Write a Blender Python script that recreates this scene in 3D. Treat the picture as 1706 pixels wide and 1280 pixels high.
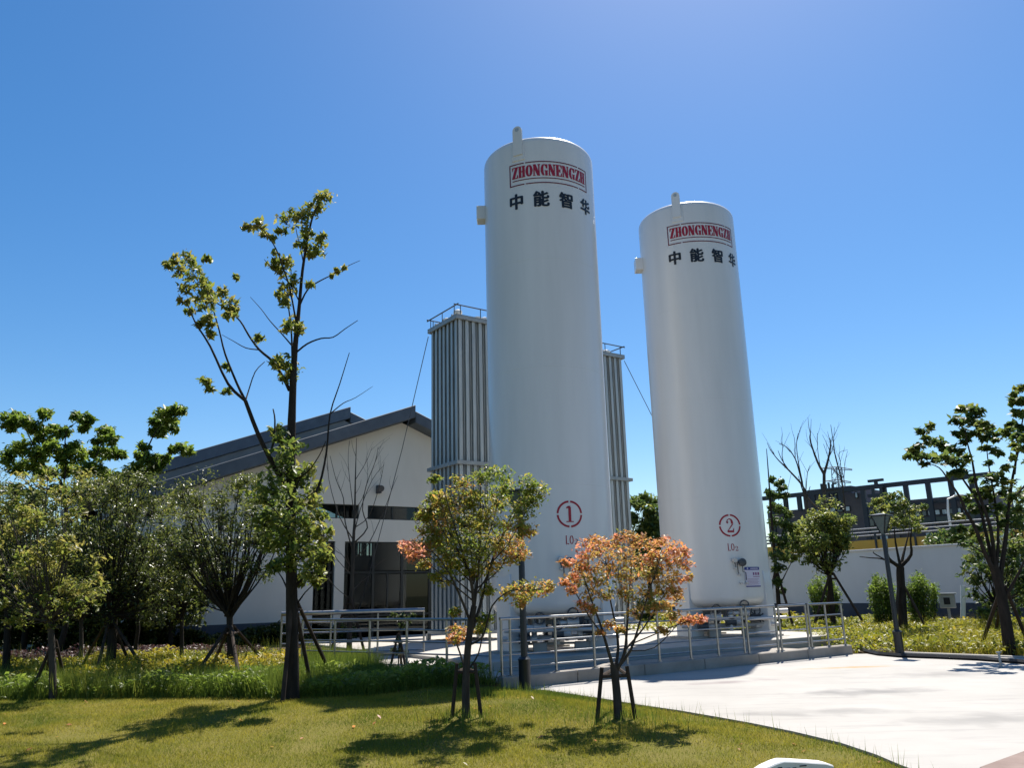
import bpy, bmesh, math, random
import numpy as np
from mathutils import Vector, Matrix
R = math.radians
sc = bpy.context.scene
for o in list(bpy.data.objects): bpy.data.objects.remove(o)
col = sc.collection
random.seed(7); rng = np.random.default_rng(7)

# ---------------------------------------------------------------- camera
EYE = 1.65; PITCH = R(14.6); ROLL = R(1.5); F_PX = 1331.0
cF = Vector((0, math.cos(PITCH), math.sin(PITCH)))
u0 = Vector((0, -math.sin(PITCH), math.cos(PITCH)))
cR = math.cos(ROLL)*Vector((1, 0, 0)) - math.sin(ROLL)*u0
cU = math.sin(ROLL)*Vector((1, 0, 0)) + math.cos(ROLL)*u0
cam = bpy.data.cameras.new('camera'); co = bpy.data.objects.new('camera', cam); col.objects.link(co)
co.matrix_world = Matrix(((cR.x, cU.x, -cF.x, 0), (cR.y, cU.y, -cF.y, 0), (cR.z, cU.z, -cF.z, EYE), (0, 0, 0, 1)))
cam.sensor_width = 36; cam.lens = 36*F_PX/1706; cam.clip_end = 5000; cam.clip_start = .1
sc.camera = co

# ---------------------------------------------------------------- sky, sun, exposure
SUN_AZ, SUN_EL = 21.0, 59.0
w = bpy.data.worlds.new('World'); sc.world = w; w.use_nodes = True
nt = w.node_tree; nt.nodes.clear()
sky = nt.nodes.new('ShaderNodeTexSky'); sky.sky_type = 'NISHITA'; sky.sun_disc = False
sky.sun_elevation = R(SUN_EL); sky.sun_rotation = R(SUN_AZ)
sky.air_density = 1.0; sky.dust_density = 0.5; sky.ozone_density = 2.0; sky.altitude = 200
hs = nt.nodes.new('ShaderNodeHueSaturation'); hs.inputs['Hue'].default_value = .5; hs.inputs['Saturation'].default_value = 1.36
bg = nt.nodes.new('ShaderNodeBackground'); bg.inputs['Strength'].default_value = .078
wo = nt.nodes.new('ShaderNodeOutputWorld')
nt.links.new(sky.outputs[0], hs.inputs['Color']); nt.links.new(hs.outputs[0], bg.inputs['Color']); nt.links.new(bg.outputs[0], wo.inputs['Surface'])
sl = bpy.data.lights.new('sun', 'SUN'); sl.energy = 5.0; sl.angle = R(.55); sl.color = (1, .95, .87)
so = bpy.data.objects.new('sun', sl); col.objects.link(so)
sd = Vector((math.sin(R(SUN_AZ))*math.cos(R(SUN_EL)), math.cos(R(SUN_AZ))*math.cos(R(SUN_EL)), math.sin(R(SUN_EL))))
so.rotation_euler = sd.to_track_quat('Z', 'Y').to_euler()
sc.view_settings.view_transform = 'Standard'; sc.view_settings.look = 'None'
sc.view_settings.gamma = 1; sc.view_settings.use_curve_mapping = False
sc.view_settings.exposure = 0.85

# ---------------------------------------------------------------- helpers: measuring
def ray(x, y): return cF + cR*((x-853)/F_PX) + cU*((640-y)/F_PX)
def G(x, y, z=0.0):
    d = ray(x, y); t = (z-EYE)/d.z; return Vector((d.x*t, d.y*t, z))
def D(x, y, Y):
    d = ray(x, y); t = Y/d.y; return Vector((d.x*t, Y, EYE+d.z*t))
def px2m(p, Y): return p*Y/1290.0

# ---------------------------------------------------------------- helpers: objects
def tag(o, label=None, cat=None, group=None, kind=None):
    if label: o['label'] = label
    if cat: o['category'] = cat
    if group: o['group'] = group
    if kind: o['kind'] = kind
    return o
def empty(name, loc, rz=0, label=None, cat=None, group=None):
    o = bpy.data.objects.new(name, None); col.objects.link(o); o.location = loc; o.rotation_euler = (0, 0, rz)
    o.empty_display_size = .2
    return tag(o, label, cat, group)
def link(name, me, parent=None):
    o = bpy.data.objects.new(name, me); col.objects.link(o)
    if parent: o.parent = parent
    return o
def mesh_np(name, V, F, mat, parent=None, tint=None, smooth=False):
    """V (n,3), F (m,k) arrays"""
    me = bpy.data.meshes.new(name); V = np.asarray(V, 'f'); F = np.asarray(F, 'i')
    n, k = F.shape
    me.vertices.add(len(V)); me.vertices.foreach_set('co', V.ravel())
    me.loops.add(n*k); me.loops.foreach_set('vertex_index', F.ravel())
    me.polygons.add(n); me.polygons.foreach_set('loop_start', np.arange(0, n*k, k, dtype='i'))
    try: me.polygons.foreach_set('loop_total', np.full(n, k, 'i'))
    except Exception: pass
    if tint is not None:
        a = me.attributes.new('tint', 'FLOAT', 'POINT'); a.data.foreach_set('value', np.asarray(tint, 'f'))
    me.update(calc_edges=True); me.validate()
    if smooth: me.polygons.foreach_set('use_smooth', np.ones(n, bool))
    me.materials.append(mat)
    return link(name, me, parent)
class MB:
    def __init__(s): s.v = []; s.f = []
    def add(s, V, F):
        b = len(s.v); s.v += [tuple(p) for p in V]; s.f += [tuple(i+b for i in f) for f in F]; return s
    def box(s, c, d, rz=0):
        x, y, z = d[0]/2, d[1]/2, d[2]/2; cs, sn = math.cos(rz), math.sin(rz)
        V = [(c[0]+cs*i*x-sn*j*y, c[1]+sn*i*x+cs*j*y, c[2]+k*z) for k in (-1, 1) for i, j in ((-1, -1), (1, -1), (1, 1), (-1, 1))]
        return s.add(V, [(3, 2, 1, 0), (4, 5, 6, 7), (0, 1, 5, 4), (1, 2, 6, 5), (2, 3, 7, 6), (3, 0, 4, 7)])
    def bx(s, x0, x1, y0, y1, z0, z1): return s.box(((x0+x1)/2, (y0+y1)/2, (z0+z1)/2), (x1-x0, y1-y0, z1-z0))
    def tube(s, P, r, n=8, cap=True):
        P = [Vector(p) for p in P]; m = len(P)
        if not hasattr(r, '__len__'): r = [r]*m
        t0 = (P[1]-P[0]).normalized(); up = Vector((0, 0, 1)) if abs(t0.z) < .9 else Vector((0, 1, 0))
        N = t0.cross(up).normalized(); V = []
        for i in range(m):
            t = (P[min(i+1, m-1)]-P[max(i-1, 0)]).normalized()
            N = (N-t*N.dot(t)).normalized(); B = t.cross(N)
            for k in range(n):
                a = 2*math.pi*k/n; V.append(P[i]+(N*math.cos(a)+B*math.sin(a))*r[i])
        F = [(i*n+k, i*n+(k+1) % n, (i+1)*n+(k+1) % n, (i+1)*n+k) for i in range(m-1) for k in range(n)]
        if cap: F += [tuple(range(n-1, -1, -1)), tuple(range((m-1)*n, m*n))]
        return s.add(V, F)
    def lathe(s, prof, n=32, c=(0, 0, 0)):
        m = len(prof); V = [(c[0]+r*math.cos(2*math.pi*k/n), c[1]+r*math.sin(2*math.pi*k/n), c[2]+z) for r, z in prof for k in range(n)]
        F = [(i*n+k, i*n+(k+1) % n, (i+1)*n+(k+1) % n, (i+1)*n+k) for i in range(m-1) for k in range(n)]
        F += [tuple(range(n-1, -1, -1)), tuple(range((m-1)*n, m*n))]
        return s.add(V, F)
    def prism(s, poly, z0, z1):
        n = len(poly); V = [(x, y, z0) for x, y in poly]+[(x, y, z1) for x, y in poly]
        F = [tuple(range(n-1, -1, -1)), tuple(range(n, 2*n))]+[(i, (i+1) % n, n+(i+1) % n, n+i) for i in range(n)]
        return s.add(V, F)
    def prism_xz(s, poly, y0, y1):
        n = len(poly); V = [(x, y0, z) for x, z in poly]+[(x, y1, z) for x, z in poly]
        F = [tuple(range(n)), tuple(range(2*n-1, n-1, -1))]+[((i+1) % n, i, n+i, n+(i+1) % n) for i in range(n)]
        return s.add(V, F)
    def build(s, name, mat, parent=None, smooth=False, bevel=0):
        me = bpy.data.meshes.new(name); me.from_pydata(s.v, [], s.f); me.update()
        bm = bmesh.new(); bm.from_mesh(me); bmesh.ops.recalc_face_normals(bm, faces=bm.faces)
        if bevel: bmesh.ops.bevel(bm, geom=list(bm.edges), offset=bevel, segments=1, affect='EDGES', clamp_overlap=True)
        bm.to_mesh(me); bm.free()
        if smooth:
            me.polygons.foreach_set('use_smooth', np.ones(len(me.polygons), bool)); me.set_sharp_from_angle(angle=R(40))
        me.materials.append(mat)
        return link(name, me, parent)

# ---------------------------------------------------------------- helpers: materials
def pm(name, base, rough=.6, metal=0, noise=None, c2=None, bump=None, spec=.5, stretch=(1, 1, 1), detail=6, coat=0):
    m = bpy.data.materials.new(name); m.use_nodes = True; t = m.node_tree; b = t.nodes['Principled BSDF']
    b.inputs['Base Color'].default_value = (*base, 1); b.inputs['Roughness'].default_value = rough
    b.inputs['Metallic'].default_value = metal; b.inputs['Specular IOR Level'].default_value = spec
    if coat: b.inputs['Coat Weight'].default_value = coat; b.inputs['Coat Roughness'].default_value = .08
    if noise or bump:
        g = t.nodes.new('ShaderNodeNewGeometry'); mp = t.nodes.new('ShaderNodeMapping'); mp.inputs['Scale'].default_value = stretch
        t.links.new(g.outputs['Position'], mp.inputs['Vector'])
    if noise:
        n = t.nodes.new('ShaderNodeTexNoise'); n.inputs['Scale'].default_value = noise; n.inputs['Detail'].default_value = detail; n.inputs['Roughness'].default_value = .6
        r = t.nodes.new('ShaderNodeValToRGB'); r.color_ramp.elements[0].position = .32; r.color_ramp.elements[1].position = .68
        r.color_ramp.elements[0].color = (*base, 1); r.color_ramp.elements[1].color = (*(c2 or base), 1)
        t.links.new(mp.outputs[0], n.inputs['Vector']); t.links.new(n.outputs['Fac'], r.inputs['Fac']); t.links.new(r.outputs[0], b.inputs['Base Color'])
    if bump:
        n2 = t.nodes.new('ShaderNodeTexNoise'); n2.inputs['Scale'].default_value = bump[0]; n2.inputs['Detail'].default_value = 5
        bp = t.nodes.new('ShaderNodeBump'); bp.inputs['Strength'].default_value = bump[1]; bp.inputs['Distance'].default_value = bump[2] if len(bump) > 2 else .01
        t.links.new(mp.outputs[0], n2.inputs['Vector']); t.links.new(n2.outputs['Fac'], bp.inputs['Height']); t.links.new(bp.outputs[0], b.inputs['Normal'])
    return m
def leafmat(name, cols, trans=.45, rough=.45, spec=.4):
    """cols: ramp stops over the per-leaf tint attribute"""
    m = bpy.data.materials.new(name); m.use_nodes = True; t = m.node_tree; b = t.nodes['Principled BSDF']
    b.inputs['Roughness'].default_value = rough; b.inputs['Specular IOR Level'].default_value = spec
    a = t.nodes.new('ShaderNodeAttribute'); a.attribute_name = 'tint'
    r = t.nodes.new('ShaderNodeValToRGB'); cr = r.color_ramp
    while len(cr.elements) < len(cols): cr.elements.new(.5)
    for i, c in enumerate(cols): cr.elements[i].position = i/(len(cols)-1); cr.elements[i].color = (*c, 1)
    t.links.new(a.outputs['Fac'], r.inputs['Fac']); t.links.new(r.outputs[0], b.inputs['Base Color'])
    tr = t.nodes.new('ShaderNodeBsdfTranslucent'); mx = t.nodes.new('ShaderNodeMixShader'); mx.inputs[0].default_value = trans
    br = t.nodes.new('ShaderNodeHueSaturation'); br.inputs['Value'].default_value = 1.5; br.inputs['Saturation'].default_value = .98
    t.links.new(r.outputs[0], br.inputs['Color']); t.links.new(br.outputs[0], tr.inputs['Color'])
    t.links.new(b.outputs[0], mx.inputs[1]); t.links.new(tr.outputs[0], mx.inputs[2]); t.links.new(mx.outputs[0], t.nodes['Material Output'].inputs['Surface'])
    return m
M = {}
M['tank'] = pm('white_tank_paint', (.60, .595, .585), .34, noise=1.3, c2=(.67, .665, .655), stretch=(1, 1, .12), coat=.25, bump=(.9, .05, .02))
M['steel'] = pm('stainless_steel', (.34, .34, .335), .3, .9, noise=9, c2=(.26, .26, .26))
M['alu'] = pm('dull_aluminium', (.31, .34, .345), .45, .3, noise=2.2, c2=(.46, .49, .485), stretch=(6, 6, .4))
M['alu_l'] = pm('galvanised_steel', (.34, .36, .36), .5, .4, noise=5, c2=(.27, .285, .285))
M['darkpipe'] = pm('dark_painted_pipe', (.05, .055, .065), .45)
M['pipe'] = pm('bare_pipe', (.50, .48, .46), .4, .25)
M['rust'] = pm('rusty_valve', (.16, .09, .07), .7, .2, noise=14, c2=(.25, .2, .17))
M['conc'] = pm('grey_concrete', (.22, .195, .165), .85, noise=1.6, c2=(.33, .295, .255), bump=(30, .25), detail=9)
M['conc_l'] = pm('pale_concrete', (.33, .305, .27), .85, noise=1.1, c2=(.42, .39, .35), bump=(26, .2), detail=9)
M['soil'] = pm('soil', (.045, .032, .02), .95, noise=4, c2=(.08, .06, .035), bump=(9, .8, .05), spec=.12)
M['lawnbase'] = pm('lawn_turf', (.12, .115, .02), .95, noise=1.9, c2=(.16, .135, .035), bump=(45, .8, .03), detail=9, spec=.12)
M['ground'] = pm('ground_earth', (.07, .075, .03), .95, noise=.2, c2=(.10, .095, .05))
M['bark'] = pm('dark_bark', (.018, .015, .012), .9, noise=14, c2=(.038, .031, .025), bump=(38, .9, .012), stretch=(1, 1, .25), spec=.12)
M['bark2'] = pm('grey_bark', (.035, .030, .026), .9, noise=14, c2=(.07, .06, .05), bump=(38, .7, .01), stretch=(1, 1, .25), spec=.12)
M['stake'] = pm('weathered_stake', (.03, .022, .018), .85, noise=18, c2=(.06, .045, .035), stretch=(1, 1, .2), spec=.12)
M['lamp'] = pm('dark_lamp_paint', (.022, .026, .032), .38, .3)
M['lampglass'] = pm('frosted_lamp_glass', (.10, .13, .125), .25)
M['wallw'] = pm('white_render', (.66, .65, .63), .9, noise=.5, c2=(.75, .74, .72), stretch=(1, 1, .35), bump=(14, .1))
M['hallw'] = pm('cream_render', (.66, .61, .53), .9, noise=.45, c2=(.76, .71, .63), stretch=(1, 1, .4), bump=(12, .1))
M['plinth'] = pm('slate_plinth', (.045, .055, .075), .8, noise=1.5, c2=(.07, .08, .10))
M['roof'] = pm('slate_blue_roof', (.07, .085, .105), .6, noise=2, c2=(.10, .12, .145))
M['soffit'] = pm('roof_strip', (.16, .16, .155), .8, noise=2, c2=(.2, .2, .19))
M['frame'] = pm('dark_window_frame', (.012, .016, .016), .4)
M['dark'] = pm('dark_interior', (.018, .018, .02), .9)  # near-black base colour stands in for shade inside the hall
M['red'] = pm('crimson_stencil_paint', (.31, .004, .022), .5)
M['maroon'] = pm('maroon_stencil_line', (.13, .004, .02), .5)
M['navy'] = pm('black_stencil_paint', (.006, .008, .014), .5)
M['placw'] = pm('placard_white', (.62, .58, .68), .4)
M['placb'] = pm('placard_blue', (.02, .03, .22), .4)
M['placr'] = pm('placard_text', (.25, .07, .18), .5)
M['white'] = pm('white_paint', (.75, .75, .73), .5)
M['stone'] = pm('white_stone', (.70, .68, .64), .6, noise=5, c2=(.78, .77, .74))
M['rubber'] = pm('black_rubber', (.012, .012, .012), .5)
M['brick'] = pm('brown_facade', (.095, .085, .095), .9, noise=.4, c2=(.14, .125, .135))
M['green_f'] = pm('grey_green_spandrel', (.10, .12, .11), .8)
M['trestle'] = pm('dark_trestle_steel', (.03, .035, .045), .6)
M['orange'] = pm('orange_hoarding', (.60, .31, .04), .7, noise=.3, c2=(.64, .40, .07))
M['paneb'] = pm('sky_reflection_pane', (.50, .58, .64), .12, spec=.8)  # sky reflection put into the pale base colour
M['paned'] = pm('dark_window_pane', (.02, .025, .03), .08, spec=.8)
M['pylon'] = pm('pylon_steel', (.20, .23, .27), .6)
M['brown_pave'] = pm('brown_paving', (.17, .115, .095), .85, noise=3, c2=(.23, .165, .14), bump=(40, .3))
def glass_mat():
    m = bpy.data.materials.new('tinted_glass'); m.use_nodes = True; t = m.node_tree; t.nodes.clear()
    o = t.nodes.new('ShaderNodeOutputMaterial'); a = t.nodes.new('ShaderNodeBsdfTransparent'); a.inputs[0].default_value = (.38, .43, .43, 1)
    g = t.nodes.new('ShaderNodeBsdfGlossy'); g.inputs['Roughness'].default_value = .02; g.inputs[0].default_value = (.8, .85, .85, 1)
    f = t.nodes.new('ShaderNodeFresnel'); f.inputs[0].default_value = 1.45; mx = t.nodes.new('ShaderNodeMixShader')
    t.links.new(f.outputs[0], mx.inputs[0]); t.links.new(a.outputs[0], mx.inputs[1]); t.links.new(g.outputs[0], mx.inputs[2]); t.links.new(mx.outputs[0], o.inputs[0]); return m
M['glass'] = glass_mat()
def paving_mat():
    m = pm('pale_paving', (.315, .297, .272), .85, noise=.55, c2=(.375, .356, .328), bump=(22, .15), detail=10)
    t = m.node_tree; b = t.nodes['Principled BSDF']; src = b.inputs['Base Color'].links[0].from_socket
    g = t.nodes.new('ShaderNodeNewGeometry')
    def stain(prev, c, ax, rx, ry, colr, amt):
        mp = t.nodes.new('ShaderNodeMapping'); mp.vector_type = 'TEXTURE'; mp.inputs['Location'].default_value = (c.x, c.y, .05)
        mp.inputs['Rotation'].default_value = (0, 0, ax); mp.inputs['Scale'].default_value = (rx, ry, 1)
        t.links.new(g.outputs['Position'], mp.inputs['Vector'])
        ln = t.nodes.new('ShaderNodeVectorMath'); ln.operation = 'LENGTH'; t.links.new(mp.outputs[0], ln.inputs[0])
        n = t.nodes.new('ShaderNodeTexNoise'); n.inputs['Scale'].default_value = 2.2; n.inputs['Detail'].default_value = 8; t.links.new(g.outputs['Position'], n.inputs['Vector'])
        ad = t.nodes.new('ShaderNodeMath'); ad.operation = 'MULTIPLY_ADD'; ad.inputs[1].default_value = 1.6; t.links.new(n.outputs['Fac'], ad.inputs[0]); t.links.new(ln.outputs['Value'], ad.inputs[2])
        mr = t.nodes.new('ShaderNodeMapRange'); mr.inputs['From Min'].default_value = .9; mr.inputs['From Max'].default_value = 1.75; mr.inputs['To Min'].default_value = amt; mr.inputs['To Max'].default_value = 0
        t.links.new(ad.outputs[0], mr.inputs['Value'])
        mx = t.nodes.new('ShaderNodeMix'); mx.data_type = 'RGBA'; mx.inputs['B'].default_value = (*colr, 1)
        t.links.new(mr.outputs[0], mx.inputs['Factor']); t.links.new(prev, mx.inputs['A']); return mx.outputs['Result']
    s = stain(src, G(1405, 1113, .05), .1, 1.5, .22, (.44, .20, .06), .9)
    s = stain(s, G(1440, 1154, .05), .05, 1.3, .55, (.15, .145, .14), .8)
    s = stain(s, G(1390, 1186, .05), -.1, 1.1, .35, (.19, .182, .17), .65)
    s = stain(s, G(1205, 1138, .05), .35, 1.2, .28, (.19, .15, .15), .75)
    s = stain(s, G(1560, 1125, .05), .1, 1.6, .5, (.19, .182, .17), .65)
    s = stain(s, G(1640, 1200, .05), .2, 1.2, .5, (.19, .182, .17), .65)
    s = stain(s, G(1300, 1192, .05), -.3, .9, .2, (.19, .182, .17), .65)
    # fine dark speckle and swept streaks
    mp = t.nodes.new('ShaderNodeMapping'); mp.inputs['Rotation'].default_value = (0, 0, .2); mp.inputs['Scale'].default_value = (.6, 4.5, 1); t.links.new(g.outputs['Position'], mp.inputs['Vector'])
    n = t.nodes.new('ShaderNodeTexNoise'); n.inputs['Scale'].default_value = 1.0; n.inputs['Detail'].default_value = 10; n.inputs['Roughness'].default_value = .7; t.links.new(mp.outputs[0], n.inputs['Vector'])
    mr = t.nodes.new('ShaderNodeMapRange'); mr.inputs['From Min'].default_value = .52; mr.inputs['From Max'].default_value = .75; mr.inputs['To Max'].default_value = .55; t.links.new(n.outputs['Fac'], mr.inputs['Value'])
    mx = t.nodes.new('ShaderNodeMix'); mx.data_type = 'RGBA'; mx.inputs['B'].default_value = (.19, .182, .17, 1); t.links.new(mr.outputs[0], mx.inputs['Factor']); t.links.new(s, mx.inputs['A'])
    t.links.new(mx.outputs['Result'], b.inputs['Base Color']); return m
M['pave'] = paving_mat()
M['lf_tall'] = leafmat('leaf_tall_tree', [(.05, .085, .016), (.10, .14, .022), (.18, .20, .035), (.25, .22, .05)], .52)
M['lf_dark'] = leafmat('leaf_dark_shrub', [(.035, .052, .014), (.06, .08, .018), (.10, .12, .025), (.18, .19, .038)], .45, .36, .5)
M['lf_lime'] = leafmat('leaf_light_green', [(.05, .085, .012), (.09, .14, .018), (.15, .21, .026), (.23, .28, .04)], .5)
M['lf_ygreen'] = leafmat('leaf_maple_turning', [(.10, .15, .022), (.19, .215, .03), (.29, .235, .04), (.42, .20, .055), (.52, .22, .15)], .55)
M['lf_orange'] = leafmat('leaf_maple_autumn', [(.14, .155, .035), (.26, .205, .045), (.40, .22, .05), (.49, .20, .07), (.56, .22, .14)], .5)
M['lf_mid'] = leafmat('leaf_mid_green', [(.035, .065, .017), (.06, .10, .022), (.11, .145, .03), (.23, .24, .045)], .46)
M['lf_bed'] = leafmat('leaf_ground_cover', [(.07, .11, .012), (.15, .17, .014), (.25, .23, .016), (.32, .24, .022)], .42)
M['lf_grass'] = leafmat('grass_blades', [(.07, .115, .013), (.17, .18, .018), (.255, .23, .024), (.32, .265, .045)], .42, .6, .2)
M['lf_weed'] = leafmat('weed_grass', [(.06, .10, .015), (.105, .155, .02), (.17, .20, .026), (.25, .235, .04)], .4, .55, .3)
M['lf_purple'] = leafmat('leaf_purple', [(.035, .018, .02), (.065, .028, .032), (.085, .06, .035)], .3)

# ---------------------------------------------------------------- setting: ground, lawn, paving, beds
AX = Vector((.839, .544)); BX = Vector((-.544, .839)); K0 = Vector((.04, 14.58))
SITE_ROT = math.atan2(AX.y, AX.x)
def uv(u, v, z=0): p = K0+AX*u+BX*v; return Vector((p.x, p.y, z))
def sheet(name, poly, z0, z1, mat):
    o = MB().prism([(p[0], p[1]) for p in poly], z0, z1).build(name, mat); o['kind'] = 'structure'; return o
o = MB().add([(-1500, -300, -.06), (1500, -300, -.06), (1500, 2500, -.06), (-1500, 2500, -.06)], [(0, 1, 2, 3)]).build('ground', M['ground']); o['kind'] = 'structure'
edge_px = [(860, 1149), (905, 1150), (960, 1158), (1020, 1167), (1060, 1174), (1130, 1184), (1200, 1196), (1250, 1205), (1320, 1219), (1400, 1238), (1460, 1258), (1500, 1275)]
pave_edge = [G(x, y, .05).to_2d() for x, y in edge_px]+[Vector((3.5, 7.0)), Vector((3.35, 5.5)), Vector((3.1, 3.0)), Vector((3.0, -6))]
RK = [Vector((7.75, 19.62)), Vector((8.8, 19.55)), Vector((10.6, 17.45)), Vector((14.5, 13.0)), Vector((22, 4.5)), Vector((22, -6))]
sheet('paving', [K0-AX*.1]+pave_edge+RK[::-1]+[K0+AX*9.2], -.05, .05, M['pave'])
sheet('brown_paving', [G(1632, 1280, .05).to_2d(), Vector((4.05, 6.5)), Vector((4.2, 2)), Vector((14, 2)), Vector((14, 11)), G(1706, 1252, .05).to_2d()+Vector((1.5, .75)), G(1706, 1253, .05).to_2d()], .03, .054, M['brown_pave'])
ZB = .21
lawn_front = [tuple(G(x, y, ZB).to_2d()) for x, y in ((-300, 1172), (0, 1167), (270, 1163), (480, 1165), (620, 1160), (740, 1143), (835, 1140))]
PE = np.array([(p.x, p.y) for p in pave_edge])
def lawn_z(P):
    P = np.atleast_2d(np.asarray(P, float)); d = np.full(len(P), 1e9)
    for q0, q1 in zip(PE[:-1], PE[1:]):
        e = q1-q0; t = np.clip(((P-q0)@e)/(e@e), 0, 1); d = np.minimum(d, np.linalg.norm(P-(q0+t[:, None]*e), axis=1))
    g = np.clip((d-.1)/1.6, 0, 1); g = g*g*(3-2*g); f = np.clip((P[:, 1]-7.4)/4.4, 0, 1); f = f*f*(3-2*f)*.6+f*.4
    return .02+(ZB-.02)*f*g
def GLW(px, py):      # a point on the rising lawn under an image position
    z = .1
    for _ in range(12): p = G(px, py, z); z = float(lawn_z([(p.x, p.y)])[0])
    return G(px, py, z)
lawn_poly = [Vector(p) for p in lawn_front]+pave_edge+[Vector((-14, -6))]
ee = [PE[0]+np.array([-.02, .35])]
for q0, q1 in zip(PE[:-1], PE[1:]):
    k = max(1, int(np.linalg.norm(q1-q0)/.22)); ee += [q0+(q1-q0)*i/k for i in range(k)]
ee = np.array(ee+[PE[-1]]); off = np.concatenate([np.linspace(0, 3, 16), np.linspace(3.4, 12, 14), [30]])
GV = np.stack([np.c_[e[0]-off, np.full(len(off), e[1])] for e in ee]).reshape(-1, 2); GZ = lawn_z(GV); nc = len(off)
GF = [(i*nc+j, i*nc+j+1, (i+1)*nc+j+1, (i+1)*nc+j) for i in range(len(ee)-1) for j in range(nc-1)]
o = mesh_np('lawn', np.c_[GV, GZ], GF, M['lawnbase'], None, None, True); o['kind'] = 'structure'
bedL = [Vector((-30, 12.6))]+[Vector(p) for p in lawn_front]+[Vector((-.5, 14.4)), Vector((-4.4, 17.28)), Vector((-4.6, 20)), Vector((-3, 30)), Vector((-14, 25)), Vector((-34, 25))]
sheet('planting_bed', bedL, -.05, ZB+.006, M['soil'])
bedR = [Vector((7.8, 19.7)), Vector((8.85, 19.65)), Vector((10.7, 17.55)), Vector((14.6, 13.1)), Vector((30, 13)), Vector((20.5, 31)), Vector((14, 41.5)), Vector((5, 54)), Vector((1, 40)), Vector((5, 26)), Vector((8.5, 22))]
sheet('planting_bed', bedR, -.05, .012, M['soil'])
# kerb along the right bed
mb = MB()
for i in range(1, 5):
    p, q = RK[i], RK[i+1] if i < 4 else RK[i+1]
    if i == 4: break
    d = (q-p); L = d.length; c = (p+q)/2; mb.box((c.x, c.y, .02), (L, .12, .13), math.atan2(d.y, d.x))
o = mb.build('kerb', M['conc_l'], bevel=.012); o['kind'] = 'structure'

# ---------------------------------------------------------------- platform with kerb
def uvbox(mb, u0, u1, v0, v1, z0, z1):
    P = [uv(u0, v0), uv(u1, v0), uv(u1, v1), uv(u0, v1)]; return mb.prism([(p.x, p.y) for p in P], z0, z1)
def struct(o): o['kind'] = 'structure'; return o
struct(uvbox(MB(), -.05, 9.25, .252, 2.25, -.05, .10).build('platform_floor', M['conc']))
u = -.4; i = 0
while u < 9.2:
    u1 = min(u+1.6, 9.27); k = struct(uvbox(MB(), u+.006, u1-.006, 0, .25, -.05, .25+.004*(i % 2)).build('platform_kerb', M['conc'], bevel=.012)); u = u1; i += 1
struct(uvbox(MB(), .6, 12.4, 2.254, 8.4, -.05, .30).build('tank_foundation', M['conc_l'], bevel=.01))
struct(uvbox(MB(), .6, 15.5, 8.41, 14.5, -.05, .28).build('vaporizer_foundation', M['conc_l'], bevel=.01))
ramp = [(-.42, 14.42), (-4.45, 17.2), (-5.4, 19.6), (-2.2, 20.8), (-.9, 19.6)]
q = uv(.59, 2.2); q2 = uv(-.41, .2)
struct(MB().prism([(p[0], p[1]) for p in ramp]+[(uv(.59, 5.8).x, uv(.59, 5.8).y), (q.x, q.y), (uv(-.06, .3).x, uv(-.06, .3).y)], -.05, .22).build('access_ramp', M['conc_l'], bevel=.01))
struct(MB().prism([(-.44, 14.30), (-4.6, 17.14), (-4.47, 17.26), (-.40, 14.5)], -.05, .245).build('ramp_kerb', M['conc'], bevel=.01))

# ---------------------------------------------------------------- flat print on a cylinder
def wrap(name, polys, cx_ang, zc, r, mat, parent, off=.006, step=.06, layers=False):
    """polys in metres (x along the shell, y up) -> thin sheet hugging the shell. Convex-or-not ngons."""
    bm = bmesh.new()
    for k, lay in enumerate(polys if layers else [polys]):
        for P in lay: bm.faces.new([bm.verts.new((x, y, k*.0012)) for x, y in P])
    bmesh.ops.triangulate(bm, faces=list(bm.faces))
    xs = [v.co.x for v in bm.verts]; x = math.floor(min(xs)/step)*step+step
    while x < max(xs):
        bmesh.ops.bisect_plane(bm, geom=list(bm.verts)+list(bm.edges)+list(bm.faces), plane_co=(x, 0, 0), plane_no=(1, 0, 0)); x += step
    for v in bm.verts:
        a = R(cx_ang)+v.co.x/r; rr = r+off+v.co.z; v.co = Vector((rr*math.sin(a), -rr*math.cos(a), zc+v.co.y))
    me = bpy.data.meshes.new(name); bm.to_mesh(me); bm.free(); me.materials.append(mat)
    me.polygons.foreach_set('use_smooth', np.ones(len(me.polygons), bool))
    return link(name, me, parent)
def glyph_polys(ch, height, bold):
    cu = bpy.data.curves.new('glyph', 'FONT'); cu.body = ch; cu.size = 1; cu.offset = bold; cu.resolution_u = 2
    ob = bpy.data.objects.new('glyph', cu); col.objects.link(ob)
    dg = bpy.context.evaluated_depsgraph_get(); me = bpy.data.meshes.new_from_object(ob.evaluated_get(dg))
    V = np.array([v.co[:2] for v in me.vertices]); F = [list(p.vertices) for p in me.polygons]
    bpy.data.objects.remove(ob); bpy.data.curves.remove(cu)
    lo, hi = V.min(0), V.max(0); c = (lo+hi)/2; s = height/(hi[1]-lo[1])
    V = (V-c)*s; return [[tuple(V[i]) for i in f] for f in F], (hi[0]-lo[0])*s
def rect(x0, x1, y0, y1): return [(x0, y0), (x1, y0), (x1, y1), (x0, y1)]
def arcband(cx, cy, rx0, ry0, rx1, ry1, a0, a1, n=10):
    A = [a0+(a1-a0)*i/n for i in range(n+1)]
    I = [(cx+rx0*math.cos(R(a)), cy+ry0*math.sin(R(a))) for a in A]; O = [(cx+rx1*math.cos(R(a)), cy+ry1*math.sin(R(a))) for a in A]
    return [[O[i], O[i+1], I[i+1], I[i]] for i in range(n)]
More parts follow.
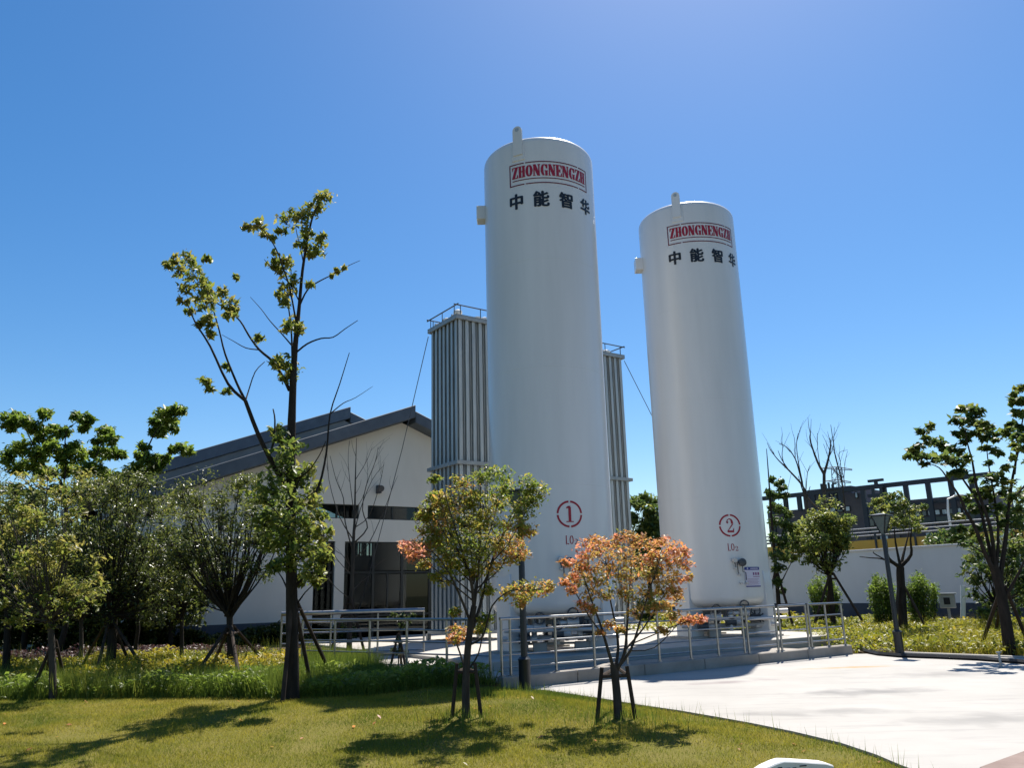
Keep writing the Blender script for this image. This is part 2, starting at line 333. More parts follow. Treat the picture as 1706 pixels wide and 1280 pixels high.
def sh(polys, dx, dy=0, sx=1, sy=1): return [[(x*sx+dx, y*sy+dy) for x, y in p] for p in polys]
# bold stencil serif capitals, unit height, width about .72
def gH():
    L = [rect(.05, .27, 0, 1), rect(0, .32, 0, .07), rect(0, .32, .93, 1)]
    return L+sh(L, .42)+[rect(.27, .47, .47, .55)]
def gO(): return arcband(.37, .5, .13, .44, .37, .51, 100, 260)+arcband(.37, .5, .13, .44, .37, .51, -80, 80)
def gN(): return [rect(.05, .13, 0, 1), rect(0, .2, 0, .07), [(.0, 1), (.26, 1), (.72, 0), (.46, 0)], rect(.60, .68, 0, 1), rect(.52, .76, .93, 1)]
def gG(): return arcband(.37, .5, .13, .44, .37, .51, 100, 262)+arcband(.37, .5, .24, .42, .36, .51, 20, 80)+[rect(.5, .70, .0, .42), rect(.44, .76, .38, .45), rect(.62, .70, .62, .98)]
def gE(): return [rect(.05, .28, 0, 1), rect(0, .64, 0, .07), rect(0, .64, .93, 1), rect(.28, .46, .46, .54), [(.56, .07), (.66, .07), (.66, .34)], [(.56, .93), (.66, .93), (.66, .66)], rect(.42, .48, .36, .64)]
def gZ(): return [[(.40, .95), (.68, .95), (.28, .05), (0, .05)], rect(.02, .68, .93, 1), rect(0, .66, 0, .07), [(.02, .93), (.12, .93), (.02, .66)], [(.66, .07), (.56, .07), (.66, .34)]]
GL = dict(Z=gZ, H=gH, O=gO, N=gN, G=gG, E=gE)
def word(s, width, h, gap=.1):
    W = {'Z': .68, 'H': .74, 'O': .74, 'N': .76, 'G': .76, 'E': .66}; tot = sum(W[c] for c in s)+gap*(len(s)-1); k = width/tot; x = -width/2; out = []
    for c in s: out.append((c, sh(GL[c](), x, -h/2, k, h))); x += (W[c]+gap)*k
    return out
def stencil_frame(w, h, t):
    a, b = w/2, h/2; g = .018; c1 = -.42*a-.22; c2 = .72*a
    tops = []
    for y0, y1 in ((b-t, b), (-b, -b+t)):
        for x0, x1 in ((-a, -.62*a-g), (-.62*a+g, .70*a-g), (.70*a+g, a)): tops.append(rect(x0, x1, y0, y1))
    return tops+[rect(-a, -a+t, -b+t, b-t), rect(a-t, a, -b+t, b-t)]
def ring4(r0, r1):
    out = []
    for k in range(4): out += arcband(0, 0, r0, r0, r1, r1, k*90+4, k*90+86, 10)
    return out
def num1(h): return sh([rect(.15, .33, .06, .94), rect(.0, .48, 0, .06), [(.02, .84), (.15, .86), (.15, .94), (.33, 1), (.15, 1), (.02, .92)]], -.24*h, -h/2, h, h)
def num2(h):
    P = arcband(.26, .70, .10, .22, .26, .30, -20, 90, 8)+arcband(.26, .70, .17, .24, .24, .30, 90, 165, 6)+arcband(.09, .72, .0, .0, .075, .075, 0, 360, 10)
    P += [[(.40, .58), (.53, .60), (.16, .16), (.02, .06)], rect(.06, .54, 0, .14), [(.46, .14), (.54, .14), (.56, .30), (.52, .30)]]
    return sh(P, -.28*h, -h/2, h, h)
def lo2(h):
    P = [rect(0, .11, .05, 1), rect(.0, .09, -.01, .03), rect(.15, .36, 0, .11)]+arcband(.68, .5, .13, .38, .24, .5, 98, 262)+arcband(.68, .5, .13, .38, .24, .5, -82, 82)
    P += sh(num2(.62), 1.24, .30, 1.25, 1)
    return sh(P, -.68*h, -h/2, h, h)

# ---------------------------------------------------------------- tanks
TANK_R = 1.5
def tank(loc, label, number, num_ang, num_z, gauge_ang, placard, ea):
    root = empty('storage_tank', (*loc, 0), 0, label, 'storage tank', 'white oxygen tanks')
    prof = []
    prof += [(.02, 1.02), (.5, 1.035), (.9, 1.07), (1.2, 1.115)]
    for i in range(7):      # lower knuckle
        t_ = R(72)*(1-i/6); prof.append((TANK_R-.24+.24*math.cos(t_), 1.39-.24*math.sin(t_)))
    prof += [(TANK_R, z) for z in np.arange(1.75, 12.9, .35)]
    for i in range(8):      # tight knuckle, then a shallow crown
        t_ = i/7*R(74); prof.append((TANK_R-.20+.20*math.cos(t_), 12.97+.20*math.sin(t_)))
    prof += [(r_, 13.162+(1.37-r_)*.28-.04*(1-r_/1.37)) for r_ in (1.15, .8, .45, .02)]
    MB().lathe(prof, 96).build('shell', M['tank'], root, smooth=True)
    for z in (4.05, 6.9, 9.7): MB().lathe([(TANK_R+.001, z-.012), (TANK_R+.003, z-.006), (TANK_R+.003, z+.006), (TANK_R+.001, z+.012)], 96).build('weld_seam', M['tank'], root, smooth=True)
    for ang in (-53, 53, 180):
        a = R(ang); mb = MB(); dx, dy = math.sin(a), -math.cos(a); tx, ty = math.cos(a), math.sin(a)
        def P(r, t, z): return (dx*r+tx*t, dy*r+ty*t, z)
        V = [P(1.02, -.27, .34), P(1.02, .27, .34), P(1.53, .27, .34), P(1.53, -.27, .34), P(1.02, -.27, 1.5), P(1.02, .27, 1.5), P(1.53, .27, 1.72), P(1.53, -.27, 1.72), P(1.3, -.27, 2.05), P(1.3, .27, 2.05), P(1.49, .27, 2.05), P(1.49, -.27, 2.05)]
        mb.add(V, [(3, 2, 1, 0), (0, 1, 5, 4), (1, 2, 6, 5), (2, 3, 7, 6), (3, 0, 4, 7), (4, 5, 9, 8), (5, 6, 10, 9), (6, 7, 11, 10), (7, 4, 8, 11), (8, 9, 10, 11)])
        lg = mb.build('leg', M['tank'], root, smooth=True, bevel=.015)
        MB().box((dx*1.3, dy*1.3, .32), (.78, .72, .045), math.atan2(ty, tx)).build('base_plate', M['conc_l'], lg)
    for ang in (-22, 158):
        a = R(ang); mb = MB(); dx, dy = math.sin(a), -math.cos(a); tx, ty = math.cos(a), math.sin(a); wv = .125
        prof2 = [(-wv, 12.62), (wv, 12.62), (wv, 13.33)]+[(wv*math.cos(t), 13.33+wv*math.sin(t)) for t in np.linspace(.2, math.pi-.2, 9)]+[(-wv, 13.33)]
        hole = [(.055*math.cos(t), 13.35+.055*math.sin(t)) for t in np.linspace(0, 2*math.pi, 12, endpoint=False)]
        n = len(prof2); 
        V = [(dx*(TANK_R-.02)+tx*p, dy*(TANK_R-.02)+ty*p, z) for p, z in prof2]+[(dx*(TANK_R+.05)+tx*p, dy*(TANK_R+.05)+ty*p, z) for p, z in prof2]
        mb.add(V, [tuple(range(n-1, -1, -1)), tuple(range(n, 2*n))]+[(i, (i+1) % n, n+(i+1) % n, n+i) for i in range(n)])
        lug = mb.build('lifting_lug', M['tank'], root)
        n = 12; mb = MB(); rr = TANK_R+.053
        mb.add([(dx*rr+tx*p, dy*rr+ty*p, z) for p, z in hole], [tuple(range(n))]).build('eye_hole', M['alu'], lug)
        mb = MB(); rr = TANK_R
        mb.box((dx*rr, dy*rr, 12.70), (.34, .04, .46), a).build('doubler_plate', M['tank'], lug, bevel=.01)
    a = R(-90); MB().bx(-TANK_R-.22, -TANK_R+.05, -.19, .19, 11.45, 11.85).build('nozzle_box', M['tank'], root, bevel=.015)
    # lettering
    for P in stencil_frame(2.25, .63, .03): wrap('emblem_frame_line', [P], ea, 12.075, TANK_R, M['maroon'], root)
    wrap('emblem_rule', [rect(-1.04, 1.04, -.0125, .0125)], ea, 11.905, TANK_R, M['maroon'], root, .007)
    for c, P in word('ZHONGNENGZH', 2.08, .325): wrap('emblem_letter', [P, sh(P, .008, .002), sh(P, -.008, -.002)], ea, 12.135, TANK_R, M['red'], root, .007, layers=True)
    for k, c in enumerate('中能智华'):
        P, wd = glyph_polys(c, .42, .006); Q5 = []
        for dx_, dy_ in ((0, 0), (.017, 0), (-.017, 0), (0, .011), (0, -.011)): Q5.append([[(x*.94+dx_, y+dy_) for x, y in p] for p in P])
        wrap('painted_character', Q5, ea-36.3+25.2*k, 11.32, TANK_R, M['navy'], root, layers=True)
    for k in range(4): wrap('number_ring_arc', ring4(.262, .308)[k*10:k*10+10], num_ang, num_z, TANK_R, M['red'], root)
    wrap('tank_number', num1(.37) if number == 1 else num2(.38), num_ang, num_z, TANK_R, M['red'], root)
    wrap('content_mark', lo2(.2), num_ang+.7, num_z-.585, TANK_R, M['red'], root)['kind'] = 'stuff'
    # gauges
    a = R(gauge_ang); dx, dy = math.sin(a), -math.cos(a); tx, ty = math.cos(a), math.sin(a)
    def Q(t, z, r=TANK_R+.09): return Vector((dx*r+tx*t, dy*r+ty*t, z))
    g = empty('gauge_cluster', (0, 0, 0)); g.parent = root
    def dial(t, z, r, mat):
        c = Q(t, z); MB().tube([c-Vector((dx, dy, 0))*.08, c, c+Vector((dx, dy, 0))*.05, c+Vector((dx, dy, 0))*.06], [r*.8, r, r, r*.85], 18).build('dial', mat, g, smooth=True)
    dial(.08, 2.27, .105, M['darkpipe']); dial(-.13, 2.33, .065, M['pipe'])
    mb = MB().tube([Q(.08, 2.2), Q(.08, 2.02), Q(.16, 2.0), Q(.16, 1.8)], .012, 6).tube([Q(-.06, 2.3), Q(-.06, 2.0), Q(-.02, 1.95)], .014, 6).tube([Q(-.14, 2.3), Q(-.1, 2.1)], .012, 6)
    mb.build('gauge_tubing', M['darkpipe'], g, smooth=True)
    mb = MB()
    for t, z in ((-.02, 1.95), (-.12, 2.12), (.0, 1.72), (.17, 1.72)): mb.box(Q(t, z), (.07, .07, .055), a)
    mb.build('gauge_valve', M['pipe'], g, bevel=.01)['kind'] = 'stuff'
    if placard:
        P = empty('placard', (0, 0, 0)); P.parent = root
        wrap('placard_board', [rect(-.26, .26, -.265, .265)], 27, 1.88, TANK_R, M['placw'], P, .012)
        wrap('placard_header', [rect(-.26, .26, .185, .265)], 27, 1.88, TANK_R, M['placb'], P, .015)
        wrap('placard_footer', [rect(-.26, .26, -.265, -.235)], 27, 1.88, TANK_R, M['placb'], P, .015)
        wrap('placard_text', [rect(0, .05, .05, .12), rect(.08, .14, .05, .12), rect(.17, .24, .05, .12), rect(.0, .25, .0, .015)]+[rect(-.2, .2-.04*(i % 2), -.06-.035*i, -.052-.035*i) for i in range(5)], 27, 1.88, TANK_R, M['placr'], P, .015)
        wrap('placard_emblem', arcband(-.17, .225, 0, 0, .025, .025, 0, 360, 8)+[rect(-.08, .2, .215, .235)], 27, 1.88, TANK_R, M['placw'], P, .018)
    # pipework under the tank
    rr = random.Random(number)
    pw = empty('pipework', (0, 0, 0)); pw.parent = root
    mb = MB(); lines = [(-.75, -1.15, .62), (-.4, -1.25, .86), (0, -1.2, .72), (.35, -1.3, .95), (.7, -1.1, .8), (1.0, -.9, .6)]
    for i, (x, y, z) in enumerate(lines):
        mb.tube([(x*.5, y*.3, 1.25), (x*.8, y*.5, z+.2), (x, y*.75, z), (x, y, z), (x+.3*(-1)**i, y-.1, z)], .05+.015*(i % 3), 8)
    mb.tube([(-1.3, -1.0, .62), (1.4, -1.0, .62)], .05, 8).tube([(-1.2, -1.35, .8), (1.5, -1.25, .8)], .04, 8).tube([(-1.0, -.5, .95), (1.8, -.5, .95)], .06, 8)
    mb.build('pipe_run', M['pipe'], pw, smooth=True)
    for i in range(9):
        x = -1.05+i*.27+rr.uniform(-.06, .06); y = rr.uniform(-1.25, -.4); z0 = rr.uniform(.42, .6); z1 = rr.uniform(.85, 1.25)
        MB().tube([(x, y, z0), (x, y, z1), (x+.1, y+.12, z1+.15)], rr.uniform(.035, .07), 8).build('riser_pipe', M['pipe'] if i % 3 else M['darkpipe'], pw, smooth=True)
        MB().box((x, y-.03, rr.uniform(.6, .9)), (.14, .12, .13), rr.uniform(-.3, .3)).build('valve_body', M['darkpipe'] if i % 2 else M['white'], pw, bevel=.025)
    for z, h_ in ((.45, .05), (.62, .04)): MB().bx(-1.2, 1.25, -.62, -.56, z, z+h_).build('pipe_support', M['alu_l'], pw)
    for i, (x, y, z) in enumerate(lines):
        v = MB().tube([(x-.13, y-.02, z), (x-.10, y-.02, z), (x+.10, y-.02, z), (x+.13, y-.02, z)], [.12, .10, .10, .12], 12).tube([(x, y-.02, z), (x, y-.02, z+.2)], .022, 8)
        vo = v.build('valve', M['pipe'] if i % 2 else M['darkpipe'], pw, smooth=True)
        ring = [(x+.12*math.cos(t), y-.14, z+.2+.12*math.sin(t)) for t in np.linspace(0, 2*math.pi, 13)]
        h = MB().tube(ring, .018, 6, False); h.tube([(x-.12, y-.14, z+.2), (x+.12, y-.14, z+.2)], .012, 5).tube([(x, y-.14, z+.2), (x, y-.02, z+.2)], .014, 5).build('handwheel', M['darkpipe'], vo)
    for x, y in ((-.4, -.9), (.55, -.85)): MB().bx(x-.16, x+.16, y-.14, y+.14, .302, .52).build('plinth_block', M['conc_l'], pw, bevel=.02)
    return root
T1 = (.88, 19.98); T2 = (5.75, 23.8)
tank(T1, 'tall white oxygen tank marked 1, the nearer and larger looking of the two', 1, 14.2, 3.35, 8.5, False, 10.8)
tank(T2, 'tall white oxygen tank marked 2 with a small blue headed placard', 2, 5.7, 3.27, 10.5, True, 7.6)

# ---------------------------------------------------------------- vaporizers
def star_mesh(h):
    prof = []; L, fw, ft, aw = .108, .056, .016, .012
    for k in range(4):
        c, n = math.cos(k*math.pi/2), math.sin(k*math.pi/2)
        for x, y in ((aw, -aw), (L-ft, -aw), (L-ft, -fw), (L, -fw), (L+.004, 0), (L, fw), (L-ft, fw), (L-ft, aw)): prof.append((c*x-n*y, n*x+c*y))
    mb = MB(); mb.prism(prof, 0, h); me_o = mb.build('finned_tube', M['alu']); me = me_o.data; bpy.data.objects.remove(me_o); return me
STAR = star_mesh(9.75)
VA = R(35)
def vaporizer(corner, label):
    """corner: front corner; local x along the site's long side, y to the back-left"""
    root = empty('ambient_vaporizer', (corner[0], corner[1], 0), VA, label, 'vaporizer', 'finned vaporizer stacks')
    W = 1.8; n = 7; st = W/n
    for i in range(n):
        for j in range(n):
            o = link('finned_tube', STAR, root); o.location = (st*(i+.5), st*(j+.5), .55); o.rotation_euler = (0, 0, R(45)*(i+j) if False else 0)
    for z0, z1, e in ((10.27, 10.40, .06), (5.52, 5.64, .07), (.45, .55, .05)):
        mb = MB(); t = .07
        mb.bx(-e, W+e, -e, -e+t, z0, z1).bx(-e, W+e, W+e-t, W+e, z0, z1).bx(-e, -e+t, -e+t, W+e-t, z0, z1).bx(W+e-t, W+e, -e+t, W+e-t, z0, z1)
        mb.build('frame_band', M['alu_l'], root, bevel=.006)
    MB().bx(-.06, W+.06, -.06, W+.06, 10.402, 10.42).build('top_plate', M['alu_l'], root)
    for x, y in ((-.03, -.03), (W+.03, -.03), (W+.03, W+.03), (-.03, W+.03)): MB().bx(x-.06, x+.06, y-.06, y+.06, .285, .45).build('foot', M['alu_l'], root)
    gr = empty('guard_rail', (0, 0, 0)); gr.parent = root; e = .02
    for a, b in (((-e, W+.15), (-e, -.12)), ((-.12, -e), (W+.12, -e)), ((W+e, -.1), (W+e, W+.1)), ((-.1, W+e), (W+.1, W+e))):
        MB().tube([(*a, 10.75), (*b, 10.75)], .022, 8).build('rail', M['darkpipe'], gr)
        for t in (.12, .5, .88):
            x, y = a[0]+(b[0]-a[0])*t, a[1]+(b[1]-a[1])*t; MB().tube([(x, y, 10.42), (x, y, 10.74)], .016, 6).build('post', M['darkpipe'], gr)
    rr = random.Random(5)
    for x, y, r, h in ((.25, .35, .15, .30), (.95, .25, .12, .16), (1.35, .45, .17, .26), (.2, 1.0, .12, .2), (.2, 1.5, .1, .16), (1.0, 1.2, .15, .22)):
        MB().lathe([(r*.55, 0), (r*.55, h*.55), (r, h*.6), (r*.95, h*.85), (r*.4, h), (.01, h)], 16, (x, y, 10.422)).build('vent_cap', M['white'], root, smooth=True)
    for y in (.3, .85, 1.4): MB().tube([(-.02, y, 10.47), (W+.02, y, 10.47)], .045, 8).build('header_pipe', M['pipe'], root, smooth=True)
    return root
v1c = (-1.73, 24.5)
v1 = vaporizer(v1c, 'tall aluminium finned vaporizer left of tank 1 with guard rail on top')
rc = Vector((4.31, 29.7)); v2c = rc-Vector((math.cos(VA), math.sin(VA)))*1.8
v2 = vaporizer((v2c.x, v2c.y), 'farther aluminium finned vaporizer half hidden behind tank 1')
def wire(name, P, r, mat, label, cat='cable'):
    return tag(MB().tube(P, r, 5).build(name, mat), label, cat)
lc = Vector((v1c[0], v1c[1], 0))+Vector((-math.sin(VA), math.cos(VA), 0))*1.9
wire('guy_wire', [(lc.x, lc.y, 10.2), (-3.9, 27.6, 6.6), (-5.1, 29.2, 3.0), (-6.1, 30.4, .1)], .014, M['darkpipe'], 'thin guy wire sloping left from the nearer vaporizer towards the hall')
wire('guy_wire', [(rc.x+.05, rc.y, 10.2), (5.6, 30.9, 8.0), (8.2, 33.5, 3.2), (9.7, 35, .1)], .014, M['darkpipe'], 'thin guy wire sloping right from the farther vaporizer behind tank 2')

# ---------------------------------------------------------------- railings
def railing(label, P0, P1, posts, zb, zt, levels, r_top=.028, r_mid=.014, r_post=.024, name='steel_railing', rounded=False):
    P0 = Vector(P0); P1 = Vector(P1); d = P1-P0
    root = empty(name, (P0.x, P0.y, zb), 0, label, 'railing', 'stainless steel railings of the tank platform')
    def L(t, z): return (d.x*t, d.y*t, z-zb)
    MB().tube([L(-.004, zt), L(1.004, zt)], r_top, 10).build('top_rail', M['steel'], root, smooth=True)
    for k in range(1, levels+1):
        z = zb+.12+(zt-zb-.12)*(k-1)/levels+.02
        MB().tube([L(0, z), L(1, z)], r_mid, 8).build('bar', M['steel'], root, smooth=True)
    for t in posts:
        MB().tube([L(t, zb), L(t, zt)], r_post, 10).lathe([(.06, 0), (.06, .012), (.03, .02)], 12, L(t, zb)).build('post', M['steel'], root, smooth=True)
    return root
pa = uv(-.33, .12).to_2d(); pb = uv(5.72, .12).to_2d()
railing('long front railing on the platform kerb, from its left corner past the orange maple', pa, pb, [0, .03, .19, .335, .465, .6, .74, .87, 1], .25, 1.2, 4)
for (ua, ub, lab) in ((5.85, 6.78, 'narrow gate panel of railing just right of the long front railing'), (6.9, 7.82, 'middle gate panel of railing near the right end of the platform'), (7.92, 9.12, 'end panel of railing at the right end of the platform kerb')):
    railing(lab, uv(ua, .12).to_2d(), uv(ub, .12).to_2d(), [0, .5, 1] if ub > 9 else [0, 1], .25, 1.2, 3, .026, .016, .026)
railing('near left railing along the access ramp, with five bars', (-.5, 14.48), (-4.45, 17.2), [0, .2, .4, .6, .8, 1], .245, 1.2, 4, .026)
railing('rear railing of the access ramp with a thick bright top rail', (-2.3, 20.3), (-5.6, 19.7), [0, .33, .66, 1], .22, 1.28, 4, .055, .02)

# ---------------------------------------------------------------- street lamps
def lamp(loc, h, label):
    root = empty('park_lamp', loc, 0, label, 'street lamp', 'dark park lamps')
    MB().lathe([(.12, 0), (.12, .03), (.098, .05), (.098, .50), (.11, .53), (.07, .57)], 20).build('base_sleeve', M['lamp'], root, smooth=True)
    MB().lathe([(.055, .5), (.05, h-.5), (.04, h-.45)], 16).build('pole', M['lamp'], root, smooth=True)
    MB().lathe([(.05, h-.47), (.06, h-.44), (.225, h-.04), (.22, h-.03)], 4).build('lamp_shade', M['lampglass'], root)
    mb = MB()
    for k in range(4):
        a = k*math.pi/2; mb.tube([(.06*math.cos(a), .06*math.sin(a), h-.44), (.232*math.cos(a), .232*math.sin(a), h-.03)], .015, 5)
    mb.build('lamp_frame', M['lamp'], root)
    MB().lathe([(.30, h-.03), (.30, h), (.06, h+.035), (.01, h+.04)], 4).build('lid', M['lamp'], root)
    return root
lamp(GLW(875, 1156), 3.30, 'dark park lamp rising through the yellow green maple on the lawn')
lamp(G(1500, 1093, 0), 3.22, 'dark park lamp at the edge of the right bed with a tapered glass head')

# ---------------------------------------------------------------- workshop hall
HA = math.atan2(.557, .83)
hall = empty('workshop_hall', (-4.4, 31.0, 0), HA, 'cream gabled workshop hall with slate blue roof and dark glazed front', 'building')
def hlocal(p):
    c, s = math.cos(-HA), math.sin(-HA); x, y = p.x+4.4, p.y-31.0; return (c*x-s*y, s*x+c*y)
PK = 8.25; EV = 4.75; SW = 9.2
def roofz(s, base=PK): return base-(PK-EV)*abs(s)/SW
mb = MB(); y0, y1 = 0, .25
mb.bx(-SW, -3.4, y0, y1, .0, 4.43); mb.bx(-3.4, 6, y0, y1, 3.6, 4.43); mb.bx(6, SW, y0, y1, 0, 4.43)
mb.bx(-1.72, -1.38, y0, y1, 4.43, 4.95); mb.bx(-2.62, -2.25, y0, y1, 0, 3.6)
mb.prism_xz([(-SW, 4.43), (-6.6, 4.43), (-6.6, 4.95), (6, 4.95), (6, 4.43), (SW, 4.43), (SW, EV), (0, PK), (-SW, EV)], y0, y1)
mb.bx(-6.6, -3.4, .05, .2, 4.43, 4.95)
mb.build('front_wall', M['hallw'], hall)
mb = MB(); mb.bx(-SW-.01, -3.42, -.03, -.001, 0, .85); mb.build('wall_plinth', M['plinth'], hall)
mb = MB()
for s in (-1, 1): mb.bx(s*(SW-.13)-.12, s*(SW-.13)+.12, .26, 18, 0, 4.7)
mb.build('side_wall', M['hallw'], hall)
MB().bx(-SW+.02, -SW+.06, .3, 17.6, .03, 4.4).bx(SW-.06, SW-.02, .3, 17.6, .03, 4.4).build('interior_shade_sheet', M['dark'], hall)  # near-black sheets over the cream side walls, indoor shade painted in
# rear wall with openings that show the sky
ops = []
for x0, x1, yy in ((552, 571, 918), (606, 613, 912), (637, 648, 905), (657, 674, 905)):
    a = hlocal(D(x0, yy, 46)); b = hlocal(D(x1, yy, 46)); ops.append((a[0], b[0]))
mb = MB(); xs = -SW
for a, b in sorted(ops):
    mb.bx(xs, a, 17.7, 17.95, 0, 6.2); mb.bx(a, b, 17.7, 17.95, 0, 4.0); mb.bx(a, b, 17.7, 17.95, 4.75, 6.2); mb.bx((a+b)/2-.03, (a+b)/2+.03, 17.75, 17.9, 4.0, 4.75); xs = b
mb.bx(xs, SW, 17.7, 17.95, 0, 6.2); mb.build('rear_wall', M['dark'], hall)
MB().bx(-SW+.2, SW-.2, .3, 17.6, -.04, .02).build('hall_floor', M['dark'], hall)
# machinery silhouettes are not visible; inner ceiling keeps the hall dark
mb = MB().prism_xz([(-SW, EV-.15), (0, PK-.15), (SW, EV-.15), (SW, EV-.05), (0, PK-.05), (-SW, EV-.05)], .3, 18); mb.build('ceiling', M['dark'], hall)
def slab(yA, yB, base, over, t, ridge):
    mb = MB(); e = SW+over; ez = base-(PK-EV)*e/SW
    rl = base+ridge; 
    L = MB().prism_xz([(-e, ez), (.28, base+(PK-EV)*.28/SW), (.28, base+(PK-EV)*.28/SW+t+ridge*.3), (-e, ez+t)], yA, yB)
    Rr = MB().prism_xz([(.285, base-(PK-EV)*.28/SW), (e, ez), (e, ez+t), (.285, base-(PK-EV)*.28/SW+t)], yA, yB)
    L.build('roof_slope', M['roof'], hall, bevel=.02); Rr.build('roof_slope', M['roof'], hall, bevel=.02)
slab(-.65, 6.0, PK+.02, .6, .46, .15)
slab(6.0, 18.4, PK+1.28, .9, .50, .15)
MB().prism_xz([(-SW, EV+.6), (0, PK+.52), (SW, EV+.6), (SW, EV+1.25), (0, PK+1.26), (-SW, EV+1.25)], 6.1, 6.4).build('clerestory_wall', M['soffit'], hall)
# glazing
def pane(s0, s1, z0, z1, y=.12): return MB().bx(s0+.03, s1-.03, y, y+.012, z0+.03, z1-.03)
def mull(mb, s0, s1, z0, z1, t=.06): mb.bx(s0, s0+t/2, .09, .17, z0, z1).bx(s1-t/2, s1, .09, .17, z0, z1).bx(s0+t/2, s1-t/2, .09, .17, z1-t/2, z1).bx(s0+t/2, s1-t/2, .09, .17, z0, z0+t/2)
for a, b, n in ((-3.4, -1.72, 2), (-1.38, 6, 7)):
    st = (b-a)/n
    for i in range(n):
        mb = MB(); mull(mb, a+st*i, a+st*(i+1), 4.43, 4.95); f = mb.build('window_frame', M['frame'], hall)
        pane(a+st*i, a+st*(i+1), 4.43, 4.95).build('pane', M['glass'], f)
for a, b, n in ((-3.4, -2.62, 1), (-2.25, 6, 7)):
    st = (b-a)/n
    for i in range(n):
        mb = MB(); s0, s1 = a+st*i, a+st*(i+1)
        mull(mb, s0, s1, 0.02, 3.6, .1); mb.bx(s0+.05, s1-.05, .10, .16, 2.45, 2.52).bx(s0+.05, s1-.05, .10, .16, .9, .97)
        if i % 2: mb.bx((s0+s1)/2-.03, (s0+s1)/2+.03, .1, .16, .97, 2.45)
        f = mb.build('glazing_frame', M['frame'], hall)
        for z0, z1 in ((.02, .9), (.97, 2.45), (2.52, 3.6)): pane(s0+.02, s1-.02, z0, z1).build('pane', M['glass'], f)
sp = MB().box((-1.0, -.12, 5.55), (.14, .22, .3)).tube([(-1, -.2, 5.62), (-1, -.34, 5.55)], [.09, .13], 12)
sp.build('loudspeaker', M['darkpipe'], hall)

# ---------------------------------------------------------------- boundary wall and things by it
WD = Vector((.549, -.836)); W0 = Vector((13.57, 43.17)); WA = math.atan2(WD.y, WD.x)
bw = empty('boundary_wall', (W0.x, W0.y, 0), WA, 'long white rendered boundary wall with slate plinth behind the right bed', 'wall')
MB().bx(-22, 24, 0, .24, .0, 3.1).build('wall_face', M['wallw'], bw)
MB().bx(-22, 24, -.05, 0, .0, .72).build('plinth', M['plinth'], bw)
MB().bx(-22, 24, -.06, .30, 3.1, 3.18).build('coping', M['wallw'], bw, bevel=.01)
struct(MB().prism([(p.x, p.y) for p in (W0-WD*18+Vector((-2.6, -1.7)), W0+WD*22+Vector((-2.6, -1.7)), W0+WD*22+Vector((-2.05, -1.35)), W0-WD*18+Vector((-2.05, -1.35)))], -.04, .06).build('path', M['conc_l']))
p = G(1604, 1028, .35)
mk = empty('marker_post', (p.x, p.y, 0), R(-30), 'thin white post leaning slightly before the boundary wall', 'post')
top = D(1601, 976, p.y+.1); MB().tube([(0, 0, .3), (top.x-p.x, 0, top.z)], .085, 10).build('post_shaft', M['white'], mk, smooth=True)
MB().box((0, 0, .16), (.14, .14, .33)).build('post_socket', M['conc'], mk)
p = G(1584, 1038, .05)
eb = empty('utility_box', (p.x, p.y, 0), R(-30), 'small grey utility box on a post beside the white post', 'utility box')
MB().bx(-.05, .05, -.05, .05, 0, .6).build('post', M['alu_l'], eb); MB().bx(-.28, .28, -.14, .14, .6, 1.12).build('housing', M['alu_l'], eb, bevel=.02)
MB().bx(-.12, .1, -.16, -.142, .74, 1.0).build('door', M['dark'], eb); MB().bx(-.34, .34, -.2, .18, 1.12, 1.17).build('lid', M['alu_l'], eb)
hp = [G(x, y, z) for x, y, z in ((1395, 1050, .25), (1412, 1066, .2), (1425, 1076, .14), (1442, 1085, .1), (1465, 1090, .09), (1500, 1093, .09), (1560, 1095, .09), (1630, 1098, .09), (1710, 1104, .09), (1800, 1112, .09))]
wire('water_hose', hp, .05, M['rubber'], 'black hose lying along the kerb of the right bed', 'hose')
p = G(1668, 1113, .05)
bp = empty('short_bollard', (p.x, p.y, .05), 0, 'tiny grey stub post standing alone on the pale paving', 'post')
MB().lathe([(.05, 0), (.05, .02), (.022, .03), (.02, .24), (.015, .26)], 12).build('shaft', M['alu_l'], bp, smooth=True); MB().box((0, 0, .27), (.09, .05, .03)).build('head', M['alu_l'], bp, bevel=.01)
# white stone plaque at the bottom edge
p = G(1322, 1284, .10)
st = empty('stone_plaque', (2.38, 7.72, 0), R(12), 'low white stone plaque in the lawn at the bottom edge', 'plaque'); st.scale = (.84, .84, .88)
prof = [(-.40, 0), (.46, 0), (.45, .10), (.36, .125), (.18, .145), (.0, .165), (-.12, .175), (-.2, .16), (-.32, .125), (-.40, .09)]
MB().prism_xz(prof, -.09, .09).build('slab', M['stone'], st, bevel=.012)
mb = MB()
for x, wd in ((-.2, .05), (-.13, .07), (-.03, .04), (.05, .08)): mb.bx(x, x+wd, -.094, -.0905, .105+.01*math.sin(x*20), .115+.01*math.sin(x*20))
mb.build('carved_mark', M['navy'], st)

